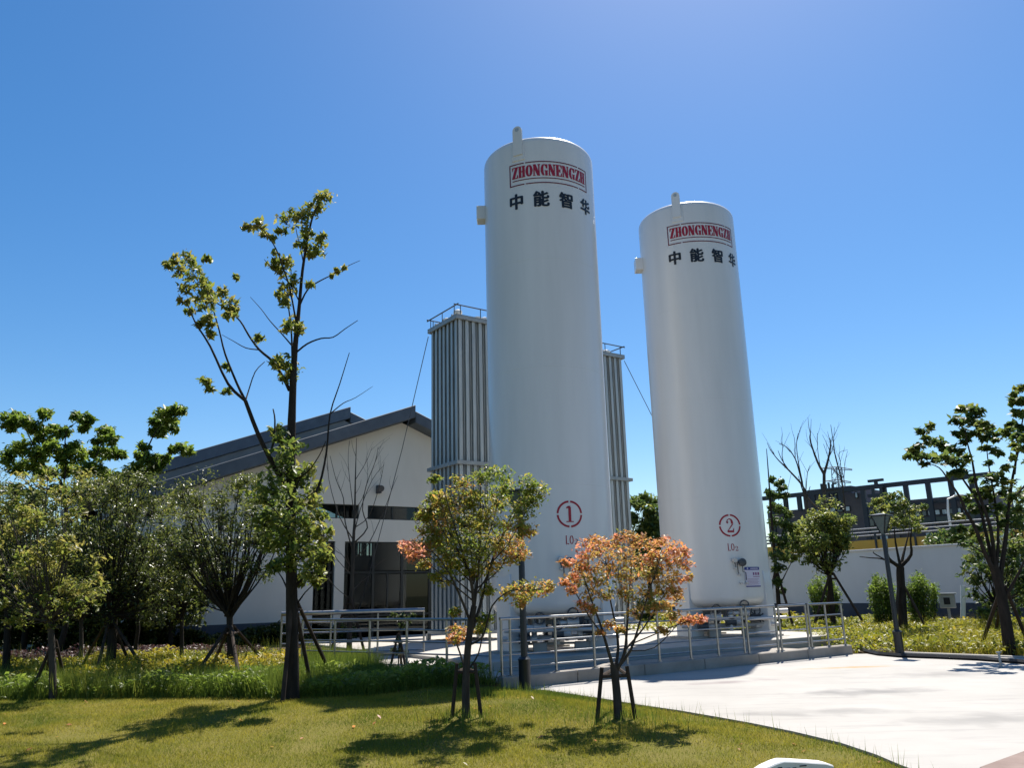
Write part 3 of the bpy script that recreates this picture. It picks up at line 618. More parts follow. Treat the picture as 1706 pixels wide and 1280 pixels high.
# ---------------------------------------------------------------- far buildings
FE = Vector((.705, -.709)); FA = math.atan2(FE.y, FE.x)
F0 = D(1500, 806, 156).to_2d()
fz = D(1500, 806, 156).z
def fs(px):   # station along the far building line for an image column
    d = ray(px, 880); t = d.x/d.y
    # F0 + FE*s : x = t*y
    return (t*F0.y-F0.x)/(FE.x-t*FE.y)
fb = empty('works_building', (F0.x, F0.y, 0), FA, 'dark brown multi storey works building beyond the boundary wall', 'building')
def zat(px, py):
    s = fs(px); P = F0+FE*s; return D(px, py, P.y).z
segs = [(1270, 1333, 850), (1333, 1416, 812), (1416, 1434, 820), (1434, 1500, 838), (1500, 1650, 826), (1650, 1760, 850)]
for i, (xa, xb, yt) in enumerate(segs):
    sa, sb = fs(xa), fs(xb); MB().bx(sa, sb, 3+.05*(i % 2), 18, 0, zat((xa+xb)/2, yt)).build('block', M['brick'], fb)
for (xa, xb, ya, yb, pal) in ((1345, 1352, 828, 836, 1), (1366, 1378, 825, 834, 1), (1384, 1396, 818, 834, 1), (1421, 1428, 818, 829, 1), (1436, 1478, 862, 876, 3), (1444, 1490, 888, 902, 5), (1530, 1600, 884, 894, 5), (1655, 1700, 868, 878, 4), (1348, 1400, 862, 873, 4), (1300, 1340, 868, 878, 4), (1340, 1412, 845, 854, 6), (1440, 1498, 845, 855, 5), (1506, 1650, 846, 856, 12)):
    sa, sb = fs(xa), fs(xb); n = max(1, pal); stp = (sb-sa)/n; z1, z0 = zat((xa+xb)/2, ya), zat((xa+xb)/2, yb)
    for k in range(n):
        f = MB().bx(sa+stp*k+.1, sa+stp*(k+1)-.1, 2.8, 2.99, z0, z1).build('window', M['frame'], fb)
        MB().bx(sa+stp*k+.25, sa+stp*(k+1)-.25, 2.74, 2.79, z0+.15, z1-.15).build('pane', M['paneb'] if (k*7+int(xa)) % 4 else M['paned'], f)
for (xa, xb, ya, yb) in ((1434, 1500, 878, 886), (1434, 1500, 904, 912), (1500, 1650, 859, 869), (1500, 1650, 896, 906)):
    sa, sb = fs(xa), fs(xb); MB().bx(sa, sb, 2.4, 2.98, zat((xa+xb)/2, yb), zat((xa+xb)/2, ya)).build('spandrel', M['green_f'], fb)
tr = empty('roof_trestle', (F0.x, F0.y, 0), FA, 'long dark steel trestle frame rising along the roof of the brown building', 'steel frame')
sA, sB = fs(1276), fs(1668)
MB().bx(sA, sB, -.4, .4, fz-.5, fz+.35).build('top_beam', M['trestle'], tr)
MB().bx(fs(1505), fs(1640), .6, 1.2, fz-4.3, fz-3.8).build('lower_beam', M['trestle'], tr)
for x in (1290, 1314, 1337, 1361, 1385, 1408, 1446, 1482, 1519, 1557, 1596, 1632):
    s = fs(x); MB().bx(s-.42, s+.42, -.35, .35, 0 if x > 1430 or x < 1330 else fz-3.5, fz-.5).build('post', M['trestle'], tr)
# roof characters, built as sign letters
def zsign(name, label, strokes, s, y=-1.2):
    o = MB()
    for x0, x1, z0, z1 in strokes: o.bx(s+x0, s+x1, y, y+.5, z0, z1)
    return tag(o.build(name, M['trestle']), label, 'rooftop sign', 'rooftop sign characters on the trestle')
s1 = fs(1473)
gz = [(-1.5, 1.5, fz+.75, fz+1.25), (-.3, .3, fz-.05, fz+.75), (-1.15, 1.3, fz-.55, fz-.05), (-1.0, -.5, fz-1.6, fz-.55), (.55, 1.05, fz-1.6, fz-.55), (-1.9, 2.0, fz-2.2, fz-1.6)]
a_ = zsign('sign_character', 'large dark rooftop sign character with wide crossbars on the trestle', gz, s1); a_.location = (F0.x, F0.y, 0); a_.rotation_euler = (0, 0, FA)
s2 = fs(1393); zb = fz+.36
gz = [(-1.7, -1.15, zb, zb+1.2), (-.8, -.5, zb, zb+1.0), (-.15, .15, zb, zb+1.3), (.6, 1.0, zb+.1, zb+.8), (.8, 1.6, zb+.8, zb+1.15), (-1.8, 1.7, zb-.175, zb+.05)]
a_ = zsign('sign_character', 'small dark rooftop sign group left of the large character', gz, s2); a_.location = (F0.x, F0.y, 0); a_.rotation_euler = (0, 0, FA)
# orange hoarding and pipe rack beyond the wall
OD = Vector((.60, -.80)); O0 = D(1440, 910, 62).to_2d()
oh = empty('orange_hoarding', (O0.x, O0.y, 0), math.atan2(OD.y, OD.x), 'low orange yellow hoarding showing above the boundary wall', 'hoarding')
oz = D(1440, 901, 62).z
for k in range(10): MB().bx(-14+k*3+.03, -11+k*3-.03, 0, .12, 0, oz).build('panel', M['orange'], oh)
for k in range(10): MB().bx(-14.06+k*3, -13.94+k*3, -.12, -.005, 0, oz+.55).build('post', M['trestle'], oh)
for z in (oz+.25, oz+.52): MB().bx(-14, 16, -.06, -.02, z-.03, z+.03).build('rail', M['trestle'], oh)
for x in (5.5, 9, 11.5): MB().tube([(x, -.4, oz-1.1), (x+2.0, -.4, oz+.35)], .11, 6).build('strut', M['white'], oh)
prk = empty('pipe_rack', (O0.x+6, O0.y+4, 0), math.atan2(OD.y, OD.x), 'raised rack of pale pipes running behind the hoarding', 'pipe rack')
for k, z in enumerate((oz+.75, oz+1.05, oz+1.4)): MB().tube([(-18, k*.4, z), (26, k*.4, z)],   .06, 8).build('pipe', M['pylon'], prk, smooth=True)
for k in range(9): MB().bx(-17+k*5-.12, -17+k*5+.12, 0, 1, 0, oz+.68).build('trestle_leg', M['trestle'], prk)
# far lamp post and pylon
p = D(1588, 900, 70)
fl = empty('street_lamp', (p.x, p.y, 0), 0, 'pale curved street lamp in front of the brown building', 'street lamp')
zt = D(1586, 826, 70).z; MB().tube([(0, 0, 0), (-.05, 0, zt-1.4), (.1, 0, zt-.3), (.9, 0, zt)], [.12, .1, .08, .06], 8).build('pole', M['white'], fl, smooth=True)
MB().box((1.1, 0, zt+.02), (.8, .25, .12)).build('lamp_head', M['white'], fl, bevel=.03)
p = D(1409, 900, 330); zt = D(1411, 779, 330).z
py_ = empty('power_pylon', (p.x, p.y, 0), R(20), 'distant grey lattice power pylon above the brown building', 'pylon')
for sx in (-1, 1):
    for sy in (-1, 1): MB().tube([(sx*4.5, sy*4.5, 0), (sx*2.2, sy*2.2, zt*.6), (sx*1.4, sy*1.4, zt)], .22, 4).build('leg', M['pylon'], py_)
mb = MB(); nb = 14
for k in range(nb):
    z0, z1 = zt*k/nb, zt*(k+1)/nb; r0, r1 = 4.5-3.1*z0/zt, 4.5-3.1*z1/zt
    for (ax, ay), (bx_, by) in (((-1, -1), (1, -1)), ((1, -1), (1, 1)), ((1, 1), (-1, 1)), ((-1, 1), (-1, -1))):
        mb.tube([(ax*r0, ay*r0, z0), (bx_*r1, by*r1, z1)], .12, 3).tube([(bx_*r0, by*r0, z0), (ax*r1, ay*r1, z1)], .12, 3)
mb.build('bracing', M['pylon'], py_)
for f, wdt in ((.99, 8), (.88, 6.5), (.78, 7.5)):
    MB().tube([(-wdt, 0, zt*f), (0, 0, zt*f+.8), (wdt, 0, zt*f)], .2, 4).tube([(-wdt, 0, zt*f), (wdt, 0, zt*f-.4)], .16, 4).build('cross_arm', M['pylon'], py_)

# ---------------------------------------------------------------- foliage engine
def leaf_mesh(name, P, size, tint, mat, parent, up=.5, wr=.42, seed=0, kind=None):
    g = np.random.default_rng(seed); P = np.asarray(P, 'f'); n = len(P)
    N = g.normal(size=(n, 3)); N /= np.linalg.norm(N, axis=1)[:, None]; N[:, 2] = np.abs(N[:, 2])+up; N /= np.linalg.norm(N, axis=1)[:, None]
    T = g.normal(size=(n, 3)); T -= N*(T*N).sum(1)[:, None]; T /= np.linalg.norm(T, axis=1)[:, None]; T[:, 2] -= .25
    B = np.cross(N, T); s = (np.asarray(size)*g.uniform(.55, 1.35, n))[:, None]
    f = N*s*.18
    V = np.stack([P-T*s, P+B*s*wr+f, P+T*s, P-B*s*wr+f], 1).reshape(-1, 3)
    i = np.arange(n)[:, None]*4; F = np.concatenate([np.concatenate([i, i+1, i+2], 1), np.concatenate([i, i+2, i+3], 1)])
    o = mesh_np(name, V, F, mat, parent, np.repeat(np.clip(tint, 0, 1), 4))
    if kind: o['kind'] = kind
    return o
def curve(a, b, sag, k=6, rnd=None, jit=.02):
    a = Vector(a); b = Vector(b); L = (b-a).length; out = []
    for i in range(k+1):
        t = i/k; p = a.lerp(b, t)+Vector((0, 0, sag*L*math.sin(math.pi*t)))
        if rnd and 0 < i < k: p += Vector((rnd.gauss(0, 1), rnd.gauss(0, 1), rnd.gauss(0, 1)))*jit*L
        out.append(p)
    return out
def smooth_path(P, k=3):
    P = [Vector(p) for p in P]; out = []
    for i in range(len(P)-1):
        p0, p1, p2, p3 = P[max(i-1, 0)], P[i], P[i+1], P[min(i+2, len(P)-1)]
        for j in range(k):
            t = j/k; out.append(.5*((2*p1)+(p2-p0)*t+(2*p0-5*p1+4*p2-p3)*t*t+(3*p1-p0-3*p2+p3)*t**3))
    return out+[P[-1]]
class Tree:
    def __init__(s, base, label, cat='tree', name='tree', group=None, seed=1):
        s.base = Vector(base); s.root = empty(name, base, 0, label, cat, group); s.mb = MB(); s.P = []; s.T = []; s.S = []; s.r = random.Random(seed); s.g = np.random.default_rng(seed); s.seed = seed
    def limb(s, pts, r0, r1, n=7, k=3):
        P = smooth_path([Vector(p)-s.base for p in pts], k) if k > 1 else [Vector(p)-s.base for p in pts]
        m = len(P); s.mb.tube(P, [r0+(r1-r0)*(i/(m-1))**.8 for i in range(m)], n); return s
    def clump(s, c, r, n, size, tint=.5, var=.25, sub=None, twig=.004, flat=.8):
        c = Vector(c)-s.base; sub = sub or max(4, int(n/9))
        r3 = (r, r, r*flat) if not hasattr(r, '__len__') else r
        sc_ = s.g.normal(size=(sub, 3)); sc_ /= np.linalg.norm(sc_, axis=1)[:, None]; sc_ *= s.g.uniform(.25, .95, (sub, 1))**.6
        C = np.array(c)+sc_*np.array(r3)
        k = s.g.integers(0, sub, n); P = C[k]+s.g.normal(size=(n, 3))*np.array(r3)*.24
        tt = s.g.normal(0, var*.6, sub)[k]+s.g.normal(0, var*.5, n)+tint
        s.P.append(P); s.T.append(tt); s.S.append(np.full(n, size))
        if twig:
            for q in C[:int(min(sub, 14))]:
                q = Vector(q); s.mb.tube(curve(c-(q-c)*.15-Vector((0, 0, r3[2]*.35)), q, .05, 3, s.r, .05), [twig*1.4, twig*1.1, twig*.9, twig*.5], 4, False)
        return s
    def done(s, leaf, bark, up=.5, wr=.42):
        s.mb.build('trunk', bark, s.root, smooth=True)
        if s.P: leaf_mesh('crown', np.concatenate(s.P), np.concatenate(s.S), np.concatenate(s.T), leaf, s.root, up, wr, s.seed)
        return s.root
def stakes(base, feet, top, label, r=.035, bar=True, conv=.12):
    """a frame of poles propping a tree; feet and top in world coordinates"""
    b = Vector(base); root = empty('tree_stakes', b, 0, label, 'tree stakes', 'wooden stakes propping young trees')
    for f in feet:
        f = Vector(f); t = Vector(top)+(f-Vector(top)).normalized()*.02; t = Vector((top[0]+(f.x-top[0])*conv, top[1]+(f.y-top[1])*conv, top[2]))
        MB().tube([f-b-Vector((0, 0, .1)), t-b+(t-f)*.08], [r, r*.85], 7).build('stake', M['stake'], root, smooth=True)
    if bar:
        k = len(feet)
        for i in range(k):
            a = Vector(feet[i]); c = Vector(feet[(i+1) % k]); T = Vector(top)
            a = T+(a-T)*(conv+.02); c = T+(c-T)*(conv+.02); a.z = c.z = top[2]-.06
            MB().tube([a-b, c-b], r*.8, 6).build('crossbar', M['stake'], root, smooth=True)
            if k == 2: break
    return root
def ell_clumps(t, px, py, rx, ry, Y, n, leaves, size, tint, rpx, dep=1.0, var=.25, top_tint=0, fork=None, lr=.02, wob=.0, hollow=.55):
    """fill an elliptical crown with clumps; limbs run from fork to each clump"""
    for i in range(n):
        a = t.r.uniform(0, 2*math.pi); q = t.r.uniform(hollow**2, 1)**.5 if t.r.random() < .7 else t.r.uniform(0, 1)
        dz = t.r.uniform(-1, 1)*math.sqrt(max(0, 1-q*q*.8))
        x, y = px+rx*q*math.cos(a), py+ry*q*math.sin(a); dY = dz*px2m(rx, Y)*dep
        c = D(x, y, Y+dY); rr = px2m(rpx*t.r.uniform(.7, 1.3), Y)
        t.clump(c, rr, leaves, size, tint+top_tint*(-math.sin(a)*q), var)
        if fork is not None:
            f = Vector(fork)+Vector((t.r.gauss(0, .03), t.r.gauss(0, .03), t.r.uniform(0, .5)*lr*8)); m = f.lerp(c, .5)+Vector((0, 0, -.05*(c-f).length))+Vector((t.r.gauss(0, .05), t.r.gauss(0, .05), 0))*(c-f).length
            t.limb([f, m, c], lr*t.r.uniform(.6, 1), .005, 6, 4)

def in_poly(P, poly):
    x, y = P[:, 0], P[:, 1]; ins = np.zeros(len(P), bool); n = len(poly)
    for i in range(n):
        x0, y0 = poly[i][0], poly[i][1]; x1, y1 = poly[(i+1) % n][0], poly[(i+1) % n][1]
        c = ((y0 > y) != (y1 > y)) & (x < (x1-x0)*(y-y0)/((y1-y0) if abs(y1-y0) > 1e-9 else 1e-9)+x0); ins ^= c
    return ins
def scatter(poly, n):
    poly = [(p[0], p[1]) for p in poly]; A = np.array(poly); lo, hi = A.min(0), A.max(0); out = np.zeros((0, 2))
    while len(out) < n:
        P = rng.uniform(lo, hi, (n*2, 2)); out = np.concatenate([out, P[in_poly(P, poly)]])
    return out[:n]
def vnoise(P, s, seed=0):
    """smooth value noise"""
    g = np.random.default_rng(seed); T = g.uniform(0, 1, (64, 64)); q = P*s; i = np.floor(q).astype(int); f = q-i; f = f*f*(3-2*f)
    a = T[i[:, 0] % 64, i[:, 1] % 64]; b_ = T[(i[:, 0]+1) % 64, i[:, 1] % 64]; c = T[i[:, 0] % 64, (i[:, 1]+1) % 64]; d = T[(i[:, 0]+1) % 64, (i[:, 1]+1) % 64]
    return (a*(1-f[:, 0])+b_*f[:, 0])*(1-f[:, 1])+(c*(1-f[:, 0])+d*f[:, 0])*f[:, 1]
def bed(name, poly, n, size, hmax, tintf, mat, label, cat, seed, up=.6, patch=.9, z0=.02, wr=.45):
    P = scatter(poly, n); hn = vnoise(P, patch, seed)*.7+vnoise(P, patch*3.1, seed+1)*.5; z = z0+hmax*hn*np.sqrt(rng.random(len(P)))
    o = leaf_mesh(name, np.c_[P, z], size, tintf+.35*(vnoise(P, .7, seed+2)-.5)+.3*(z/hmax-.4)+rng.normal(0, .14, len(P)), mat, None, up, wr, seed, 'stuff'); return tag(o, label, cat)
bedpoly1 = [(-14, 15.2), (-9.6, 15.9), (-6.5, 15.7), (-4.6, 15.5), (-4.7, 19.6), (-8, 20.5), (-18, 19.8), (-20, 16.5)]
# ---------------------------------------------------------------- trees
# tall sparse tree left of the tanks
b = G(487, 1166, ZB); Yt = b.y
t = Tree(b, 'tall sparse tree with a dark trunk, bare limbs and leaf tufts at the left', seed=11)
def W(pts, Y=Yt, dys=None):
    return [D(x, y, Y+(dys[0]+(dys[1]-dys[0])*i/(len(pts)-1) if dys else 0)) for i, (x, y) in enumerate(pts)]
trunk = [b]+W([(487, 1100), (486, 1000), (485, 900), (484, 800), (486, 700), (489, 620), (492, 575), (496, 535), (499, 505), (504, 450), (513, 395), (522, 358), (536, 332), (546, 322)])
t.limb(trunk[:6], .11, .066, 10); t.limb(trunk[5:9], .066, .036, 9); t.limb(trunk[8:], .036, .007, 7)
LB = [([(482, 825), (470, 800), (456, 776), (430, 723), (409, 668)], .05, .03, (0, -.5)), ([(409, 668), (380, 640), (350, 577), (325, 537), (312, 505)], .028, .008, (-.5, -1.0)), ([(409, 668), (395, 640), (375, 590), (365, 550), (352, 505), (345, 485)], .024, .006, (-.5, -.2)),
      ([(409, 668), (413, 655), (425, 620), (441, 603)], .014, .006, (-.5, .1)), ([(482, 650), (472, 630), (455, 603), (432, 583), (415, 560), (400, 535), (380, 517), (350, 497), (325, 470)], .032, .006, (0, .9)), ([(432, 583), (410, 580), (388, 568), (370, 558)], .012, .004, (.4, .8)),
      ([(488, 578), (470, 557), (450, 535), (435, 515), (417, 495)], .014, .004, (0, .7)), ([(493, 588), (512, 573), (535, 564), (555, 562), (575, 548), (596, 534)], .018, .005, (0, -.6)), ([(500, 507), (513, 482), (535, 467), (560, 455), (580, 443), (600, 434)], .017, .004, (0, .6)),
      ([(499, 503), (482, 472), (465, 457), (450, 443), (440, 432)], .012, .004, (0, -.4)), ([(494, 540), (483, 482), (472, 447), (460, 415), (445, 392), (430, 376), (402, 378)], .016, .005, (0, -.7)), ([(487, 600), (485, 545), (480, 500), (485, 455), (480, 430)], .018, .005, (0, .5)),
      ([(506, 440), (500, 410), (493, 380), (494, 355)], .012, .004, (0, .4)), ([(486, 850), (511, 836), (531, 811), (544, 753), (550, 690), (566, 640), (582, 588)], .030, .006, (0, .5)), ([(550, 690), (572, 672), (592, 663), (621, 644)], .012, .003, (.35, .9)), ([(488, 800), (511, 788), (531, 761), (543, 735)], .014, .006, (0, -.5)),
      ([(448, 760), (456, 735), (458, 700), (455, 682)], .022, .010, (-.2, .1)), ([(470, 800), (463, 770), (468, 735)], .02, .008, (0, .3))]
for pts, r0, r1, dy in LB: t.limb(W(pts, Yt, dy), r0, r1, 7)
CL = [(541, 326, 12), (530, 340, 12), (516, 349, 12), (501, 360, 14), (478, 369, 15), (468, 385, 7), (509, 391, 10), (533, 400, 11), (503, 410, 11), (527, 422, 10), (518, 428, 8), (434, 378, 11), (412, 379, 10), (442, 392, 7), (455, 396, 5), (462, 431, 10), (478, 434, 9), (455, 440, 8), (468, 452, 10), (486, 465, 10), (480, 488, 13), (468, 493, 7), (476, 505, 8), (484, 538, 13), (497, 548, 11), (480, 550, 8), (466, 607, 15), (482, 615, 14), (462, 600, 9), (479, 630, 10)]
CL += [(282, 440, 8), (296, 436, 10), (318, 434, 13), (344, 434, 7), (300, 455, 12), (322, 458, 16), (340, 470, 14), (330, 490, 16), (312, 482, 12), (352, 488, 14), (345, 508, 13), (372, 486, 9), (305, 500, 8), (384, 505, 12), (392, 516, 10), (380, 527, 9), (348, 528, 8), (354, 540, 7), (318, 520, 6), (332, 540, 6), (352, 558, 6), (432, 566, 7), (379, 612, 7), (341, 636, 8), (352, 646, 6), (377, 652, 6), (392, 463, 5), (560, 452, 4), (514, 475, 6), (553, 460, 3), (458, 718, 10), (572, 446, 3)]
for x, y, r in CL:
    dy = (-.75 if x < 360 and y > 500 else .7 if x < 400 else 0)+t.r.gauss(0, .12)
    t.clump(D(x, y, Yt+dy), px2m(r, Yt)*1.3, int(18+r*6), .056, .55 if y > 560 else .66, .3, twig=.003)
LOWC = [(470, 730, 12), (475, 755, 20), (492, 742, 12), (470, 785, 22), (492, 800, 20), (508, 782, 16), (455, 815, 24), (435, 830, 22), (480, 835, 26), (510, 835, 22), (525, 818, 14), (498, 860, 24), (530, 858, 16), (462, 862, 26), (440, 870, 18), (515, 888, 22), (538, 890, 14), (482, 900, 24), (456, 905, 18), (528, 915, 18), (505, 925, 22), (540, 935, 12), (520, 950, 16), (478, 938, 18), (500, 965, 12), (530, 968, 10), (456, 945, 10)]
for x, y, r in LOWC:
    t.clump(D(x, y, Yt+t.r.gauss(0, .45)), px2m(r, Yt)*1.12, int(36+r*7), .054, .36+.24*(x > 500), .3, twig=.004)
    f = D(485, y+t.r.uniform(20, 60), Yt); t.limb([f, f.lerp(D(x, y, Yt), .5)+Vector((0, 0, .06)), D(x, y, Yt)], .018, .005, 5, 3)
t.done(M['lf_tall'], M['bark'], .35)
stakes(b, [G(522, 1150, ZB), G(470, 1172, ZB), G(560, 1132, ZB)], D(487, 1010, Yt), 'long stakes propping the tall sparse tree', .034)

# autumn maples on the lawn
b = GLW(777, 1196); Ym = b.y
t = Tree(b, 'yellow green maple on the lawn with an orange side spray, left of the lamp', 'maple tree', 'maple_tree', 'young maples on the lawn', 21)
t.limb([b]+W([(776, 1150), (778, 1100), (783, 1050), (790, 1010)], Ym), .055, .038, 9)
t.limb(W([(783, 1060), (800, 1010), (815, 950), (838, 890), (868, 830), (893, 800)], Ym, (0, .5)), .026, .006, 7)
t.limb(W([(790, 1015), (785, 970), (770, 920), (755, 870), (740, 820)], Ym, (0, -.4)), .026, .006, 7)
t.limb(W([(790, 1010), (797, 950), (800, 890), (800, 840), (803, 790)], Ym, (0, .3)), .024, .005, 7)
t.limb(W([(785, 1040), (765, 990), (745, 950), (720, 920), (690, 915)], Ym, (0, -.6)), .02, .005, 7)
t.limb(W([(782, 1075), (805, 1060), (820, 1010), (850, 985), (880, 985), (910, 978)], Ym, (0, -.5)), .016, .004, 7)
t.limb(W([(777, 1130), (770, 1100), (757, 1060), (752, 1020)], Ym, (0, .4)), .018, .006, 7)
t.limb(W([(778, 1120), (797, 1090), (805, 1050), (812, 1020)], Ym, (0, .3)), .014, .005, 7)
fork = D(790, 1000, Ym)
MC = [(800, 795, 13, .15), (835, 790, 15, .1), (838, 812, 15, .12), (880, 808, 13, .12), (897, 820, 12, .15), (885, 832, 14, .15), (870, 850, 13, .2), (862, 875, 14, .35), (878, 885, 11, .55), (728, 830, 12, .15), (725, 800, 7, .15), (715, 850, 12, .3), (735, 855, 18, .4), (760, 835, 20, .45), (780, 830, 18, .35), (805, 840, 18, .3), (825, 835, 15, .25), (750, 880, 22, .45), (775, 870, 22, .32), (800, 880, 22, .25), (825, 870, 20, .3), (720, 880, 16, .5), (705, 860, 10, .3), (735, 905, 20, .35), (765, 910, 22, .25), (795, 915, 22, .25), (825, 905, 20, .4), (850, 900, 16, .55), (715, 905, 14, .45), (750, 940, 16, .3), (780, 945, 18, .25), (810, 940, 16, .35), (840, 928, 14, .55), (862, 925, 12, .6), (700, 912, 12, .85), (685, 915, 11, .92), (692, 928, 10, .95), (675, 908, 7, .8), (705, 940, 8, .5), (850, 985, 11, .45), (872, 985, 13, .45), (892, 980, 12, .5), (912, 978, 9, .6), (868, 1002, 9, .4), (735, 965, 10, .3), (808, 1035, 9, .2), (800, 1050, 7, .25), (765, 1055, 11, .65), (758, 1066, 8, .7), (758, 1020, 7, .25), (812, 985, 8, .3), (740, 830, 14, .45), (770, 805, 12, .4)]
for x, y, r, ti in MC:
    c = D(x, y, Ym+t.r.gauss(0, .28)); t.clump(c, px2m(r, Ym)*1.55, int(30+r*17), .027, ti, .24, sub=20, twig=.0022, flat=.7)
    if t.r.random() < .45 and y < 960: t.limb([fork+Vector((0, 0, t.r.uniform(-.1, .5))), fork.lerp(c, .55)+Vector((t.r.gauss(0, .05), 0, -.02)), c], .012, .003, 5, 3)
t.done(M['lf_ygreen'], M['bark2'], .5, .5)
stakes(b, [GLW(752, 1196), GLW(803, 1196), GLW(775, 1178)], D(776, 1112, Ym), 'short stakes propping the yellow green maple', .026, True, .62)

b = GLW(1030, 1198); Yo = b.y
t = Tree(b, 'small orange red maple on the lawn in front of the railing', 'maple tree', 'maple_tree', 'young maples on the lawn', 22)
t.limb([b]+W([(1028, 1160), (1025, 1130), (1022, 1108)], Yo), .055, .045, 9)
for pts, r0, dy in (([(1024, 1120), (1012, 1080), (1000, 1040), (985, 1000), (972, 960)], .026, (0, -.4)), ([(1024, 1120), (1030, 1080), (1025, 1040), (1015, 990), (1008, 930)], .024, (0, .4)), ([(1024, 1125), (1040, 1090), (1045, 1040), (1048, 990), (1055, 920)], .026, (0, .2)),
                    ([(1025, 1118), (1050, 1085), (1065, 1040), (1080, 990), (1100, 930)], .022, (0, -.3)), ([(1040, 1085), (1070, 1050), (1095, 1010), (1120, 970)], .014, (0, .4)), ([(1005, 1060), (980, 1025), (960, 990), (950, 975)], .012, (0, .3)), ([(1048, 1075), (1085, 1060), (1120, 1045), (1150, 1035)], .009, (0, -.3)), ([(1048, 1085), (1090, 1080), (1130, 1040)], .008, (0, -.1))):
    t.limb(W(pts, Yo, dy), r0, .005, 7)
OC = [(985, 905, 14, .8), (975, 920, 14, .95), (1000, 915, 16, .8), (1020, 905, 14, .7), (1035, 895, 12, .65), (1060, 900, 14, .62), (1080, 905, 14, .65), (1105, 905, 12, .75), (1125, 915, 14, .85), (1138, 922, 10, .9), (1140, 940, 10, .85), (1010, 935, 18, .6), (1040, 925, 18, .55), (1070, 930, 18, .55), (1095, 930, 16, .6), (1115, 940, 14, .65), (965, 945, 13, .8), (985, 945, 16, .5), (945, 938, 9, .85), (955, 965, 11, .8), (975, 970, 14, .45), (1000, 965, 16, .35), (1030, 955, 18, .4), (1060, 960, 18, .45), (1090, 960, 16, .5), (1120, 965, 14, .6), (1140, 962, 9, .75), (940, 972, 8, .95), (955, 985, 9, .9), (985, 990, 12, .5), (1010, 990, 12, .35), (1045, 990, 14, .35), (1075, 990, 14, .4), (1105, 985, 14, .5), (1125, 985, 10, .65), (968, 1008, 9, .8), (985, 1015, 8, .6), (1060, 1020, 12, .35), (1090, 1015, 12, .5), (1110, 1010, 10, .6), (1128, 1000, 9, .65), (1120, 1025, 10, .55), (1135, 1035, 7, .8), (1150, 1035, 9, .9), (1165, 1033, 8, .95), (1015, 1040, 7, .5), (1000, 1055, 6, .7), (1105, 1050, 8, .55), (1035, 1050, 7, .4)]
for x, y, r, ti in OC:
    c = D(x, y, Yo+t.r.gauss(0, .28)); t.clump(c, px2m(r, Yo)*1.3, int(20+r*11), .026, ti*.84-.06*(y > 950), .28, sub=18, twig=.0022, flat=.7)
t.done(M['lf_orange'], M['bark2'], .5, .5)
stakes(b, [GLW(993, 1199), GLW(1060, 1199), GLW(1032, 1182)], D(1027, 1118, Yo), 'short stakes propping the orange red maple', .028, True, .66)

# evergreens and slender trees in the left bed
def round_tree(px, py, Y, lab, ell, n, leaves, size, tint, rpx, leaf, seed, fork_y, tr=.08, bark='bark', name='evergreen_tree', group='round evergreens in the left bed', up=.4, dep=1.0, lr=.025, cat='tree', extra=(), hollow=.55):
    zb = ZB if px < 600 else 0
    b = G(px, py, zb) if Y is None else Vector((D(px, py, Y).x, Y, zb)); Y = Y or b.y; t = Tree(b, lab, cat, name, group, seed)
    f = D(px+(ell[0][0]-px)*.2, fork_y, Y); t.limb([b, b.lerp(f, .5)+Vector((.02, 0, 0)), f+Vector((0, 0, .1))], tr, tr*.75, 9)
    for (ex, ey, rx, ry), k in zip(ell, n): ell_clumps(t, ex, ey, rx, ry, Y, k, leaves, size, tint, rpx, dep, .28, .12, f, lr, hollow=hollow)
    for x, y, r, nn, ti in extra: t.clump(D(x, y, Y+t.r.gauss(0, .3)), px2m(r, Y), nn, size, ti, .25)
    t.done(leaf, M[bark], up); return b, Y
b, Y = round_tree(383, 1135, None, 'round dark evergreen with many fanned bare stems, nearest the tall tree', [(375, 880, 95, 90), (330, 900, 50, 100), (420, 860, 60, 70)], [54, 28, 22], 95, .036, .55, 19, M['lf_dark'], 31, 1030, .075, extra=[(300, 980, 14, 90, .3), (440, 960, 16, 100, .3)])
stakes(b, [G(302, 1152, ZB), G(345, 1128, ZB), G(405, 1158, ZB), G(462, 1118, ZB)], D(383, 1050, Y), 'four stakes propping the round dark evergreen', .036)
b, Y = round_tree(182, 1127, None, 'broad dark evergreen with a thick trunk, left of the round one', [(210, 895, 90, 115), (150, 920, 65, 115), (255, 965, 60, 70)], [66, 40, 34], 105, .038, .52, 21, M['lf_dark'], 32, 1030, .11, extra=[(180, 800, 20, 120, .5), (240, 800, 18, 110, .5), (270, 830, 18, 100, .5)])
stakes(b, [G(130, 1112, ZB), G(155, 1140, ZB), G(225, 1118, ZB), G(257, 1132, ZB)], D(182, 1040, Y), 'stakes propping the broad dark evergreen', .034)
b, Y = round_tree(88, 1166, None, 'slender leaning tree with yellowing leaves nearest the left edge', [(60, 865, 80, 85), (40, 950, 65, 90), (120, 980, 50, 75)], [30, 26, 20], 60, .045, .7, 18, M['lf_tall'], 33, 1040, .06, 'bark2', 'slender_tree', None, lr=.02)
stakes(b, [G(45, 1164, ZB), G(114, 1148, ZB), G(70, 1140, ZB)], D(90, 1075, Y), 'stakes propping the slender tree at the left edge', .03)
round_tree(10, 1120, 17, 'dark bushy evergreen cut by the left edge of the picture', [(20, 920, 75, 115), (-40, 900, 60, 130)], [40, 18], 120, .05, .4, 24, M['lf_dark'], 34, 1020, .08)
